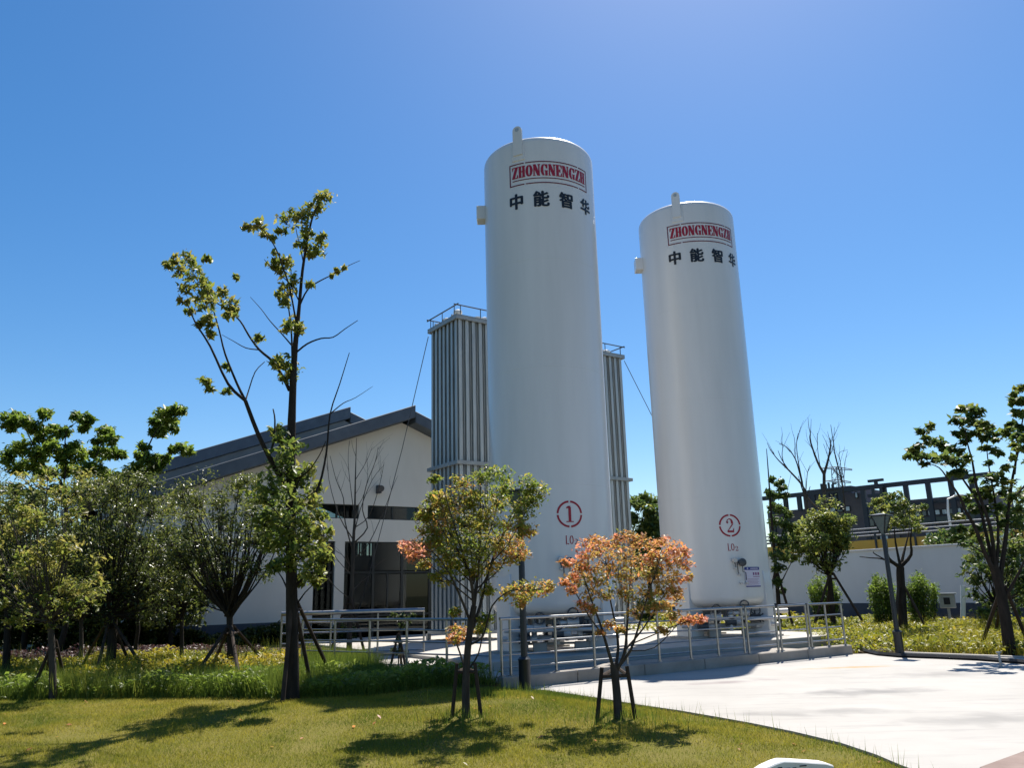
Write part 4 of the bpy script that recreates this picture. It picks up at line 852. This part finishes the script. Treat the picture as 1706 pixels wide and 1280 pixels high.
# light green taller trees behind
def tuft_tree(px, Y, lab, trunk_px, tufts, limbs, leaf, seed, size=.10, tr=.07, bark='bark', group=None, base_y=None, n_k=8, name='broadleaf_tree', tint=.5, up=.5, wr=.42):
    b = Vector((D(px, 900, Y).x, Y, 0)); t = Tree(b, lab, 'tree', name, group, seed)
    t.limb([b]+[D(x, y, Y) for x, y in trunk_px], tr, tr*.45, 9)
    for pts, r0 in limbs: t.limb(W(pts, Y, (0, t.r.uniform(-.8, .8))), r0, .006, 7)
    for x, y, r in tufts: t.clump(D(x, y, Y+t.r.gauss(0, .35)), px2m(r, Y), int(24+r*n_k*1.3), size, tint+t.r.gauss(0, .1), .3, twig=.004)
    t.done(leaf, M[bark], up, wr); return b
tuft_tree(108, 21.5, 'light green tree with tufted crown against the sky at the left', [(108, 1050), (112, 950), (110, 850), (100, 800)],
    [(15, 700, 14), (30, 695, 14), (45, 705, 12), (75, 692, 12), (20, 712, 12), (60, 715, 16), (75, 730, 16), (90, 715, 10), (40, 745, 18), (20, 750, 14), (65, 760, 18), (85, 745, 12), (55, 780, 18), (30, 780, 16), (8, 765, 14), (75, 790, 16), (100, 725, 10), (112, 720, 10), (120, 745, 12), (105, 760, 14), (130, 695, 10), (145, 700, 11), (140, 715, 9), (130, 760, 16), (115, 785, 16), (140, 785, 16), (175, 722, 13), (185, 735, 12), (165, 735, 10), (160, 755, 14), (180, 755, 12), (155, 780, 16), (175, 790, 12), (195, 760, 10), (205, 758, 7), (95, 820, 16), (130, 825, 18), (60, 825, 18), (25, 820, 16), (150, 815, 14)],
    [([(100, 800), (70, 770), (45, 720), (30, 700)], .03), ([(105, 820), (110, 770), (110, 720), (135, 700)], .03), ([(110, 850), (140, 800), (165, 750), (175, 725)], .03), ([(105, 840), (60, 810), (20, 760)], .025)], M['lf_lime'], 41, .085, .09, n_k=11)
tuft_tree(232, 19.5, 'thin tree with a long branch ending in a dense light green tuft', [(230, 1050), (222, 930), (215, 840), (230, 790)],
    [(272, 690, 13), (288, 684, 13), (300, 686, 9), (265, 705, 15), (282, 702, 14), (258, 722, 10), (268, 720, 11), (288, 715, 9), (240, 745, 9), (235, 760, 10), (250, 765, 13), (265, 770, 14), (245, 785, 13), (262, 780, 12), (225, 780, 12), (275, 765, 8), (300, 748, 10), (312, 752, 9), (290, 750, 8), (215, 800, 14), (240, 805, 12), (200, 830, 14), (190, 800, 12)],
    [([(230, 790), (240, 760), (250, 738), (262, 715), (280, 695)], .035), ([(232, 795), (250, 780), (270, 765), (300, 750)], .015)], M['lf_lime'], 42, .075, .055, n_k=13)
round_tree(40, 1060, 24, 'dark mass of evergreen standing in front of the hall at far left', [(60, 940, 120, 100), (170, 980, 80, 70)], [90, 60], 250, .075, .35, 26, M['lf_dark'], 35, 1030, .1, lr=.03)
round_tree(302, 1104, 18.5, 'slim evergreen with upswept stems between the two dark evergreens', [(300, 910, 50, 95), (285, 980, 45, 50)], [26, 14], 95, .038, .55, 19, M['lf_tall'], 37, 1035, .05)
round_tree(135, 1108, 18.2, 'slim yellowing tree behind the slender leaning one', [(130, 880, 60, 90), (125, 970, 60, 60)], [28, 18], 90, .042, .62, 19, M['lf_tall'], 38, 1035, .05, 'bark2')
round_tree(285, 1062, 24.5, 'farther dark evergreen in front of the hall plinth', [(280, 965, 80, 75)], [50], 240, .07, .38, 22, M['lf_dark'], 36, 1030, .08, lr=.03)

bed('hedge', [(-22, 24.2), (-10.6, 24.2), (-10.4, 25.4), (-22, 25.6)], 26000, .09, 1.7, .2, M['lf_dark'], 'dark hedge at the far left before the hall and the trees', 'hedge', 133, z0=.2)
bed('hedge', [(-10.5, 24.6), (-5.4, 27.9), (-5.7, 28.6), (-10.8, 25.4)], 12000, .07, .75, .2, M['lf_dark'], 'low dark hedge along the plinth of the hall', 'hedge', 134, z0=.1)
# bare trees
def bare_tree(base, lab, limbs, Y, seed, tr, twigs=3, name='bare_tree', group='leafless trees', dead=None, tints=()):
    t = Tree(base, lab, 'tree', name, group, seed)
    for pts, r0, r1 in limbs:
        P = W(pts, Y, (0, t.r.uniform(-.9, .9) if pts[0] != limbs[0][0][0] else 0))
        if pts is limbs[0][0]: P = [Vector(base)]+P
        t.limb(P, r0, r1, 6)
        for k in range(twigs):
            i = t.r.randrange(max(1, len(P)//2), len(P)); p = P[i-1].lerp(P[i], t.r.random()); d = (P[i]-P[i-1]).normalized()
            L = px2m(t.r.uniform(15, 45), Y); q = p+(d+Vector((t.r.gauss(0, .5), t.r.gauss(0, .5), .3))).normalized()*L
            t.limb([p, p.lerp(q, .5)+Vector((t.r.gauss(0, .05), 0, .03))*L, q], r1*1.1, r1*.4, 4)
    for x, y, r, n, ti in tints: t.clump(D(x, y, Y), px2m(r, Y), n, .05, ti, .25)
    t.done(M['lf_tall'], M['bark2'], .5); return t
b = Vector((D(583, 1085, 20.5).x, 20.5, 0))
bare_tree(b, 'leafless young tree with upswept grey branches in front of the hall', [([(582, 1060), (586, 980), (589, 900), (591, 860), (592, 800), (594, 730)], .085, .006), ([(588, 920), (575, 870), (572, 830), (560, 800), (550, 760)], .02, .005), ([(590, 905), (612, 880), (604, 850), (610, 810), (625, 770), (630, 745)], .02, .005), ([(590, 890), (600, 850), (620, 800), (640, 775)], .016, .004), ([(589, 900), (565, 860), (548, 800), (545, 755)], .018, .004),
    ([(592, 870), (585, 820), (580, 770), (582, 735)], .014, .004), ([(590, 880), (615, 860), (632, 810), (640, 770)], .014, .004), ([(591, 930), (615, 905), (640, 850), (655, 810), (662, 795)], .016, .004), ([(586, 960), (560, 930), (545, 900)], .012, .004), ([(587, 985), (602, 970), (620, 955), (622, 940)], .012, .005), ([(586, 1000), (560, 980), (530, 945), (505, 930)], .012, .004), ([(588, 950), (570, 925), (550, 915)], .01, .004), ([(592, 800), (610, 770), (620, 745)], .01, .003), ([(591, 850), (604, 830), (612, 800), (612, 770)], .010, .003)], 20.5, 51, .085)
stakes(b, [Vector((b.x-.55, 20.2, 0)), Vector((b.x+.55, 20.1, 0)), Vector((b.x-.1, 21.1, 0)), ], D(582, 1002, 20.5), 'stakes with a pale tie bar propping the leafless young tree', .036)
def far_bare(px, Y, lab, limbs, seed):
    b = Vector((D(px, 900, Y).x, Y, 0)); return bare_tree(b, lab, limbs, Y, seed, .1, 3)
far_bare(1373, 46, 'leafless tree forking in a V above the boundary wall', [([(1373, 900), (1373, 860), (1373, 790)], .13, .09), ([(1373, 790), (1362, 770), (1350, 735), (1350, 722)], .09, .02), ([(1373, 790), (1380, 765), (1384, 740), (1382, 730)], .09, .02), ([(1366, 780), (1357, 760), (1353, 745), (1350, 728)], .03, .015), ([(1382, 760), (1388, 745), (1390, 712)], .025, .012), ([(1373, 795), (1366, 775), (1362, 745), (1362, 722)], .03, .012)], 52)
far_bare(1406, 47, 'leafless tree with a tall curved stem right of the V forked one', [([(1410, 900), (1408, 850), (1402, 800), (1392, 762), (1388, 735), (1384, 708)], .09, .015), ([(1400, 795), (1385, 775), (1372, 740)], .03, .012), ([(1404, 810), (1400, 770), (1398, 755), (1412, 750)], .025, .01), ([(1406, 800), (1408, 770), (1412, 752)], .02, .01), ([(1396, 775), (1391, 755), (1381, 735)], .02, .01)], 53)
far_bare(1338, 45, 'leafless tree leaning left with spread stems beside the V forked one', [([(1350, 900), (1345, 850), (1340, 815), (1320, 790), (1305, 775)], .10, .04), ([(1305, 775), (1295, 765), (1284, 750), (1278, 738)], .04, .012), ([(1308, 780), (1303, 760), (1304, 745), (1301, 735)], .03, .012), ([(1345, 840), (1335, 800), (1325, 765), (1310, 745), (1298, 740)], .06, .015), ([(1337, 805), (1330, 770), (1327, 740), (1330, 722)], .04, .012), ([(1342, 830), (1345, 790), (1350, 775)], .03, .012), ([(1325, 765), (1324, 735), (1322, 725)], .02, .01)], 54)

# trees beyond and beside the tanks
G_R = 'young trees with stakes in the right bed'
round_tree(1385, 1022, 30, 'round yellow topped young tree on a tripod before the boundary wall', [(1368, 900, 44, 48), (1385, 880, 34, 40)], [30, 20], 130, .08, .68, 14, M['lf_mid'], 61, 960, .11, 'bark', 'young_tree', G_R, lr=.035, extra=[(1355, 855, 9, 70, .95), (1385, 862, 9, 70, .95), (1360, 870, 10, 60, .8), (1395, 875, 9, 60, .85), (1372, 858, 7, 50, .9)])
b = Vector((D(1387, 1022, 30).x, 30, 0)); stakes(b, [b+Vector((-1.0, -.4, 0)), b+Vector((1.05, -.5, 0)), b+Vector((0, 1, 0))], D(1386, 962, 30), 'dark tripod propping the round yellow topped tree', .05)
b = Vector((D(1503, 1050, 25).x, 25, 0))
t = Tree(b, 'pruned tree with thick dark limbs and a small pale crown behind the right lamp', 'tree', 'young_tree', G_R, 62)
t.limb([b]+W([(1503, 1010), (1500, 960), (1500, 945)], 25), .14, .11, 9)
for pts, r0, dy in (([(1500, 946), (1480, 930), (1477, 905), (1470, 880)], .07, (0, -.4)), ([(1500, 950), (1505, 925), (1510, 905), (1516, 880)], .06, (0, .5)), ([(1500, 945), (1518, 925), (1517, 900), (1520, 870)], .07, (0, -.2)), ([(1500, 944), (1470, 932), (1450, 930), (1432, 928)], .03, (0, .5)), ([(1499, 946), (1460, 925), (1455, 920)], .025, (0, -.3)), ([(1500, 945), (1492, 905), (1490, 880)], .05, (0, .3))): t.limb(W(pts, 25, dy), r0, .012, 7)
for x, y, r, ti in [(1455, 840, 8, .6), (1470, 848, 9, .7), (1480, 830, 10, .5), (1495, 825, 10, .55), (1505, 840, 11, .5), (1490, 845, 12, .45), (1475, 862, 11, .7), (1460, 858, 9, .7), (1505, 858, 12, .5), (1520, 850, 10, .5), (1525, 865, 10, .6), (1495, 868, 12, .6), (1510, 875, 11, .7), (1530, 880, 9, .6), (1480, 878, 9, .6), (1540, 845, 7, .4), (1465, 835, 7, .6)]:
    t.clump(D(x, y, 25+t.r.gauss(0, .4)), px2m(r, 25), int(40+r*9), .06, ti+.15, .3)
t.done(M['lf_mid'], M['bark'], .4)
stakes(b, [b+Vector((-.55, -.5, 0)), b+Vector((.7, -.4, 0)), b+Vector((.1, .9, 0))], D(1500, 975, 25), 'dark stakes propping the pruned tree behind the right lamp', .05)
# dark columnar tree right of tank 2
b = Vector((D(1297, 1030, 30).x, 30, 0)); t = Tree(b, 'slim dark leafy tree right beside tank 2', 'tree', 'slim_tree', G_R, 63)
t.limb([b]+W([(1296, 990), (1290, 920), (1285, 860), (1281, 800), (1277, 748)], 30), .1, .012, 8); t.limb(W([(1292, 930), (1308, 870), (1313, 820)], 30, (0, .6)), .04, .01)
t.limb(W([(1297, 980), (1312, 950), (1325, 925)], 30, (0, .3)), .03, .008); t.limb(W([(1300, 915), (1310, 880), (1306, 850), (1318, 790)], 30, (0, .5)), .025, .006)
for x, y, r, ti in [(1285, 800, 6, .3), (1296, 805, 8, .3), (1305, 812, 8, .35), (1282, 822, 7, .3), (1295, 825, 9, .3), (1309, 826, 7, .3), (1286, 845, 9, .3), (1300, 850, 10, .4), (1312, 858, 9, .5), (1290, 870, 11, .3), (1305, 878, 12, .4), (1318, 880, 9, .5), (1288, 895, 10, .25), (1302, 903, 12, .35), (1318, 908, 11, .5), (1294, 925, 11, .25), (1308, 930, 10, .4), (1322, 930, 9, .6), (1297, 950, 10, .25), (1295, 970, 8, .2), (1302, 985, 6, .2)]:
    t.clump(D(x, y, 30+t.r.gauss(0, .5)), px2m(r, 30), int(36+r*10), .09, ti, .28)
t.done(M['lf_mid'], M['bark'], .35)
stakes(b, [b+Vector((.45, -.3, 0)), b+Vector((-.7, -.2, 0))], D(1294, 958, 30), 'stakes propping the slim dark tree beside tank 2', .05)
# trees seen between the tanks
round_tree(1082, 1010, 38, 'green tree seen between the two tanks, behind the platform', [(1075, 860, 26, 40), (1098, 880, 26, 48), (1085, 920, 40, 36)], [16, 14, 14], 110, .13, .45, 13, M['lf_mid'], 64, 940, .12, lr=.04, group=None, name='broadleaf_tree', extra=[(1072, 828, 7, 50, .4), (1062, 845, 8, 50, .5), (1090, 840, 8, 50, .3)])
# big tree at the right edge
Yb = 18.3; b = G(1683, 1096, 0)
t = Tree(b, 'large multi stemmed tree with rounded leaf sprays at the right edge', 'tree', 'broadleaf_tree', None, 71)
t.limb([b]+W([(1678, 1050), (1668, 990), (1655, 940)], Yb), .14, .09, 11)
for pts, r0, dy in (([(1662, 965), (1640, 920), (1625, 880), (1608, 850), (1600, 830), (1580, 800), (1565, 780), (1545, 772)], .055, (0, -.8)), ([(1658, 955), (1645, 900), (1630, 840), (1605, 800), (1590, 775), (1575, 760)], .05, (0, .6)), ([(1658, 950), (1650, 880), (1628, 815), (1620, 770), (1612, 740), (1608, 715)], .05, (0, -.3)), ([(1660, 950), (1663, 880), (1655, 820), (1647, 775), (1643, 740)], .04, (0, .5)), ([(1665, 970), (1675, 900), (1682, 830), (1690, 780), (1700, 740), (1712, 700)], .06, (0, .3)),
                    ([(1690, 790), (1696, 740), (1706, 690), (1715, 650)], .03, (.2, .8)), ([(1650, 930), (1620, 910), (1598, 900)], .02, (0, -.4)), ([(1672, 1000), (1700, 950), (1720, 900)], .05, (0, -.5)), ([(1680, 840), (1715, 800), (1735, 770)], .03, (0, .4))):
    t.limb(W(pts, Yb, dy), r0, .008, 7)
BC = [(1540, 720, 9), (1550, 713, 7), (1545, 735, 11), (1560, 740, 12), (1530, 745, 8), (1575, 748, 13), (1520, 755, 11), (1535, 762, 12), (1512, 762, 6), (1555, 762, 13), (1575, 768, 13), (1592, 752, 11), (1595, 770, 12), (1610, 765, 8), (1540, 775, 6), (1590, 790, 10), (1605, 785, 9), (1598, 685, 10), (1612, 683, 12), (1628, 690, 11), (1600, 700, 13), (1620, 703, 14), (1635, 705, 8), (1598, 722, 9), (1615, 722, 14), (1630, 722, 9), (1608, 738, 7), (1640, 715, 7), (1648, 712, 8), (1655, 722, 9), (1642, 730, 8), (1660, 735, 6), (1640, 748, 8), (1652, 752, 9), (1665, 755, 7), (1645, 772, 6), (1688, 658, 9), (1702, 650, 10), (1690, 670, 9), (1705, 672, 10), (1700, 690, 10), (1712, 690, 10), (1685, 710, 9), (1700, 712, 12), (1680, 722, 10), (1695, 728, 12), (1712, 730, 12), (1690, 745, 8), (1705, 750, 10), (1715, 770, 10), (1645, 800, 10), (1660, 795, 11), (1672, 805, 12), (1650, 815, 12), (1665, 822, 12), (1642, 830, 10), (1678, 780, 7), (1620, 800, 7), (1630, 820, 9), (1612, 830, 8), (1690, 830, 8), (1640, 850, 11), (1660, 850, 12), (1620, 850, 10), (1600, 860, 8), (1598, 885, 10), (1615, 885, 12), (1635, 880, 10), (1590, 900, 10), (1605, 908, 9), (1625, 900, 10), (1690, 765, 6), (1670, 870, 9), (1700, 850, 10), (1715, 830, 10)]
for x, y, r in BC: t.clump(D(x, y, Yb+t.r.gauss(0, .4)), px2m(r, Yb)*1.1, int(18+r*4.6), .085, .42+t.r.gauss(0, .12), .3, flat=.6, twig=.004)
t.done(M['lf_mid'], M['bark'], .9, .55)
stakes(b, [G(1628, 1086, 0), G(1656, 1062, 0), G(1722, 1090, 0)], D(1674, 985, Yb), 'long stakes propping the large tree at the right edge', .045)
round_tree(1662, 1060, 26, 'smaller green tree behind the large right edge tree', [(1650, 950, 40, 60), (1690, 960, 40, 60), (1640, 990, 25, 40)], [18, 18, 8], 90, .08, .5, 14, M['lf_mid'], 72, 1010, .07, group=None, name='broadleaf_tree', lr=.03)
round_tree(1720, 1060, 30, 'bushy green tree cut by the right edge of the picture', [(1715, 880, 40, 60), (1720, 960, 40, 60)], [16, 16], 100, .1, .45, 18, M['lf_mid'], 73, 1010, .07, group=None, name='broadleaf_tree', lr=.03)
for i, (px, Y, yy, lab) in enumerate(((1575, 54, 892, 'broad green crown behind the wall in front of the brown building'), (1345, 50, 880, 'green crown behind the wall under the trestle'))):
    round_tree(px, 960, Y, lab, [(px, yy+15, 34, 24)], [14], 90, .16, .4, 13, M['lf_mid'], 80+i, 925, .12, group='trees behind the boundary wall', name='broadleaf_tree', lr=.04)
# upright shrubs at the wall
def shrub(px, Y, lab, x0, x1, ytop, seed, tint=.3):
    b = Vector((D(px, 1000, Y).x, Y, 0)); t = Tree(b, lab, 'shrub', 'upright_shrub', 'upright shrubs before the boundary wall', seed)
    for i in range(46):
        x = t.r.uniform(x0, x1); e = (x-(x0+x1)/2)/((x1-x0)/2); yt = ytop+abs(e)**2*22+t.r.uniform(-6, 16); dY = t.r.gauss(0, .25)
        foot = b+Vector((px2m(x-px, Y)*.5, dY*.5, 0)); tip = D(x, yt, Y+dY); t.limb([foot, foot.lerp(tip, .5)+Vector((px2m(x-px, Y)*.15, 0, 0)), tip], .012, .003, 4, 3)
        L = (tip-foot).length; k = int(95*L/1.6); u = np.sqrt(t.g.uniform(.05, 1, k)); A = np.array(foot-b)[None]*(1-u[:, None])+np.array(tip-b)[None]*u[:, None]; A += t.g.normal(size=A.shape)*.07
        t.P.append(A); t.T.append(np.clip(.22+.55*u*tint/.6+t.g.normal(0, .12, k), 0, 1)); t.S.append(np.full(k, .055))
    t.done(M['lf_lime'], M['bark'], .2, .35)
shrub(1368, 33, 'upright green shrub behind the round yellow topped tree', 1345, 1400, 962, 91)
shrub(1466, 30, 'upright green shrub left of the right lamp, before the white wall', 1444, 1490, 962, 92)
shrub(1532, 30, 'upright green shrub right of the right lamp, before the white wall', 1508, 1558, 960, 93)
# sapling with stakes at the ramp
b = Vector((D(664, 1130, 16.6).x, 16.6, 0)); t = Tree(b, 'spindly dark sapling before the ramp railing', 'sapling', 'sapling', None, 95)
t.limb([b]+W([(664, 1100), (666, 1060), (670, 1030)], 16.6), .02, .006, 6)
for x, y, r in ((655, 1030, 7), (668, 1026, 8), (680, 1030, 7), (690, 1026, 4), (672, 1042, 6), (660, 1070, 9), (668, 1085, 8), (655, 1085, 6)): t.clump(D(x, y, 16.6), px2m(r, 16.6), 45, .05, .1, .2)
t.done(M['lf_dark'], M['bark'], .3)
stakes(b, [b+Vector((-.22, -.2, 0)), b+Vector((.25, -.25, 0)), b+Vector((.05, .3, 0))], D(664, 1062, 16.6), 'three short black stakes round the spindly sapling', .028)
# ---------------------------------------------------------------- ground plants, lawn
def blades(name, P2, h, wd, tint, mat, lean=.5, z0=0.0, label=None, cat=None, n_seg=1):
    n = len(P2); a = rng.uniform(0, 2*math.pi, n); b2 = rng.uniform(0, 2*math.pi, n); ln = rng.uniform(.1, 1, n)*lean*h
    B = np.stack([np.cos(a), np.sin(a), np.zeros(n)], 1)*(wd/2)[:, None] if hasattr(wd, '__len__') else np.stack([np.cos(a), np.sin(a), np.zeros(n)], 1)*wd/2
    base = np.c_[P2, np.broadcast_to(z0, n)]; tip = base+np.stack([np.cos(b2)*ln, np.sin(b2)*ln, h], 1)
    V = np.stack([base-B, base+B, tip], 1).reshape(-1, 3); F = np.arange(3*n).reshape(n, 3)
    o = mesh_np(name, V, F, mat, None, np.repeat(np.clip(tint, 0, 1), 3)); o['kind'] = 'stuff'
    return tag(o, label, cat)
# lawn blades, densest where the camera stands close
Q = [p for p in lawn_poly if p.y > 6]+[Vector((3.5, 7.2)), Vector((-6.5, 7.2)), Vector((-9, 11))]
lp = [Vector((x, y)) for x, y in lawn_front if x > -11.5]+[p for p in pave_edge if p.y > 7]+[Vector((3.2, 6.8)), Vector((-6.0, 6.8)), Vector((-9.5, 10.5))]
P = scatter(lp, 330000)
tn = .50+.50*(vnoise(P, .8, 1)-.5)+.55*(vnoise(P, 2.6, 2)-.5)+.25*(vnoise(P, 9, 6)-.5)+rng.normal(0, .12, len(P))
edge = np.clip((P[:, 1]-11.6)/1.6, 0, 1)*np.clip((P[:, 0]+1.5)/1, 0, 1); tn -= .3*edge
keep = rng.random(len(P)) > np.clip(2.2*(vnoise(P, 1.3, 33)-.62), 0, .8)
for fx, fy in ((777, 1198), (1030, 1200)):
    f_ = GLW(fx, fy); keep &= (np.hypot(P[:, 0]-f_.x, (P[:, 1]-f_.y)) > .16+.12*rng.random(len(P)))
P = P[keep]; tn = tn[keep]; edge = edge[keep]
h = (.016+.022*rng.random(len(P))**2)*(1+.8*vnoise(P, 1.7, 3)+1.2*edge)
blades('lawn_grass', P, h, .0065, tn, M['lf_grass'], 1.1, lawn_z(P)-.006, 'short yellowish mown lawn grass in the foreground', 'grass')
# taller stalks by the paving edge, tufts at tree feet
S = []
for p, q in zip(pave_edge[:-4], pave_edge[1:-3]):
    k = int((q-p).length*70); tt = rng.uniform(0, 1, (k, 1)); S.append(np.array(p)*(1-tt)+np.array(q)*tt+rng.normal(0, .10, (k, 2))+np.array([-.09, -.10]))
for x, y, n_, s_ in ((777, 1198, 500, .28), (1030, 1200, 900, .38), (875, 1158, 420, .25), (820, 1160, 350, .4)):
    g_ = GLW(x, y); S.append(rng.normal(0, s_, (n_, 2))+np.array([g_.x, g_.y]))
S = np.concatenate(S); S = S[in_poly(S, [(p.x, p.y) for p in lawn_poly])]
blades('tall_grass', S, .05+.20*rng.random(len(S))**3, .008, .35+rng.normal(0, .2, len(S)), M['lf_weed'], .35, lawn_z(S)-.01, 'taller grass stalks along the paving edge and round the tree feet', 'grass')
# fallen leaves on the lawn
P = scatter(lp, 90); leaf_mesh('fallen_leaves', np.c_[P, lawn_z(P)+.016], .032, rng.uniform(.2, 1, len(P)), M['lf_orange'], None, 3, .5, 5, 'stuff')
tag(bpy.data.objects['fallen_leaves'], 'scattered fallen leaves lying on the lawn', 'leaves')
# left bed: weed strip, yellow cover, purple strip
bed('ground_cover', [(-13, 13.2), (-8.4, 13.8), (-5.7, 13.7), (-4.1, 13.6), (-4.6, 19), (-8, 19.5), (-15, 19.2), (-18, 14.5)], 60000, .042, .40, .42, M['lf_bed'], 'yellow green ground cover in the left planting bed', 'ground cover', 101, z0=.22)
bed('ground_cover', [(-4.7, 19.2), (-4.9, 20.6), (-8, 21.4), (-12.5, 21), (-13, 19.8), (-8, 20.0)], 12000, .05, .45, .4, M['lf_purple'], 'purple ground cover strip before the hall', 'ground cover', 105, z0=.22)
wp = [(-13, 12.6)]+[(x, y-.06) for x, y in lawn_front[1:]]+[(-.75, 14.1), (-3.9, 16.5), (-4.3, 15.6), (-5.7, 14.3), (-8.4, 14.4), (-13, 14.2)]
P = scatter(wp, 60000); hn = vnoise(P, 1.1, 8)
blades('weed_grass', P, (.10+.34*rng.random(len(P)))*(.45+.9*hn), .011, .35+.5*(vnoise(P, .9, 9)-.4)+rng.normal(0, .15, len(P)), M['lf_weed'], .55, .2, 'rough tall grass along the front of the left bed', 'grass')
P = scatter([(-13, 13.2), (-8.4, 13.8), (-5.7, 13.7), (-4.1, 13.6), (-4.6, 18), (-8, 18.5), (-15, 18.2), (-18, 14.5)], 16000)
blades('weed_grass', P, (.2+.45*rng.random(len(P))**2)*(.4+vnoise(P, 1.3, 14)), .011, .5+.4*(vnoise(P, .8, 19)-.5)+rng.normal(0, .2, len(P)), M['lf_weed'], .5, .2, 'wild grass stems standing in the yellow ground cover of the left bed', 'grass')
bed('weed_clump', wp, 12000, .05, .40, .45, M['lf_lime'], 'leafy weeds among the rough grass of the left bed', 'weeds', 111, z0=.22)
gp = [(D(x, 900, y).x, y) for x, y in ((512, 15.4), (560, 14.9), (630, 15.2), (640, 16.0), (600, 17.4), (520, 18.2))]
P = scatter(gp, 9000); blades('weed_grass', P, (.14+.42*rng.random(len(P)))*(.4+.8*vnoise(P, 1.6, 12)), .012, .4+rng.normal(0, .18, len(P)), M['lf_weed'], .5, .2, 'bright tall grass tuft in front of the ramp railing', 'grass')
# right bed
bp2 = [(7.9, 20.0), (8.85, 19.85), (10.8, 17.75), (14.6, 13.3), (24, 17), (18.5, 30.5), (14, 34), (9.5, 34), (8.2, 25.5)]
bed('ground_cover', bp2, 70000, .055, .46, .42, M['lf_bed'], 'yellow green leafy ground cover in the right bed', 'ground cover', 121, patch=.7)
P = scatter([(9.3, 19.4), (10.8, 17.8), (14.6, 13.4), (17, 20), (14, 27), (11, 27)], 22000)
blades('weed_grass', P, (.12+.5*rng.random(len(P))**1.5)*(.4+vnoise(P, .9, 15)), .011, .65+.3*(vnoise(P, .6, 16)-.5)+rng.normal(0, .18, len(P)), M['lf_grass'], .5, 0, 'dry brownish tall grass in the right bed near the large tree', 'grass')
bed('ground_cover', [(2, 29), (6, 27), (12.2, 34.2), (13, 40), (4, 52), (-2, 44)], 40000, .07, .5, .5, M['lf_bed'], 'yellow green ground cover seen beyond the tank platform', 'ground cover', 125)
bed('hedge', [(1.2, 31.5), (6.5, 37.5), (5.6, 38.6), (.4, 32.6)], 14000, .08, 1.3, .35, M['lf_mid'], 'low dark hedge behind the tank platform', 'hedge', 131)
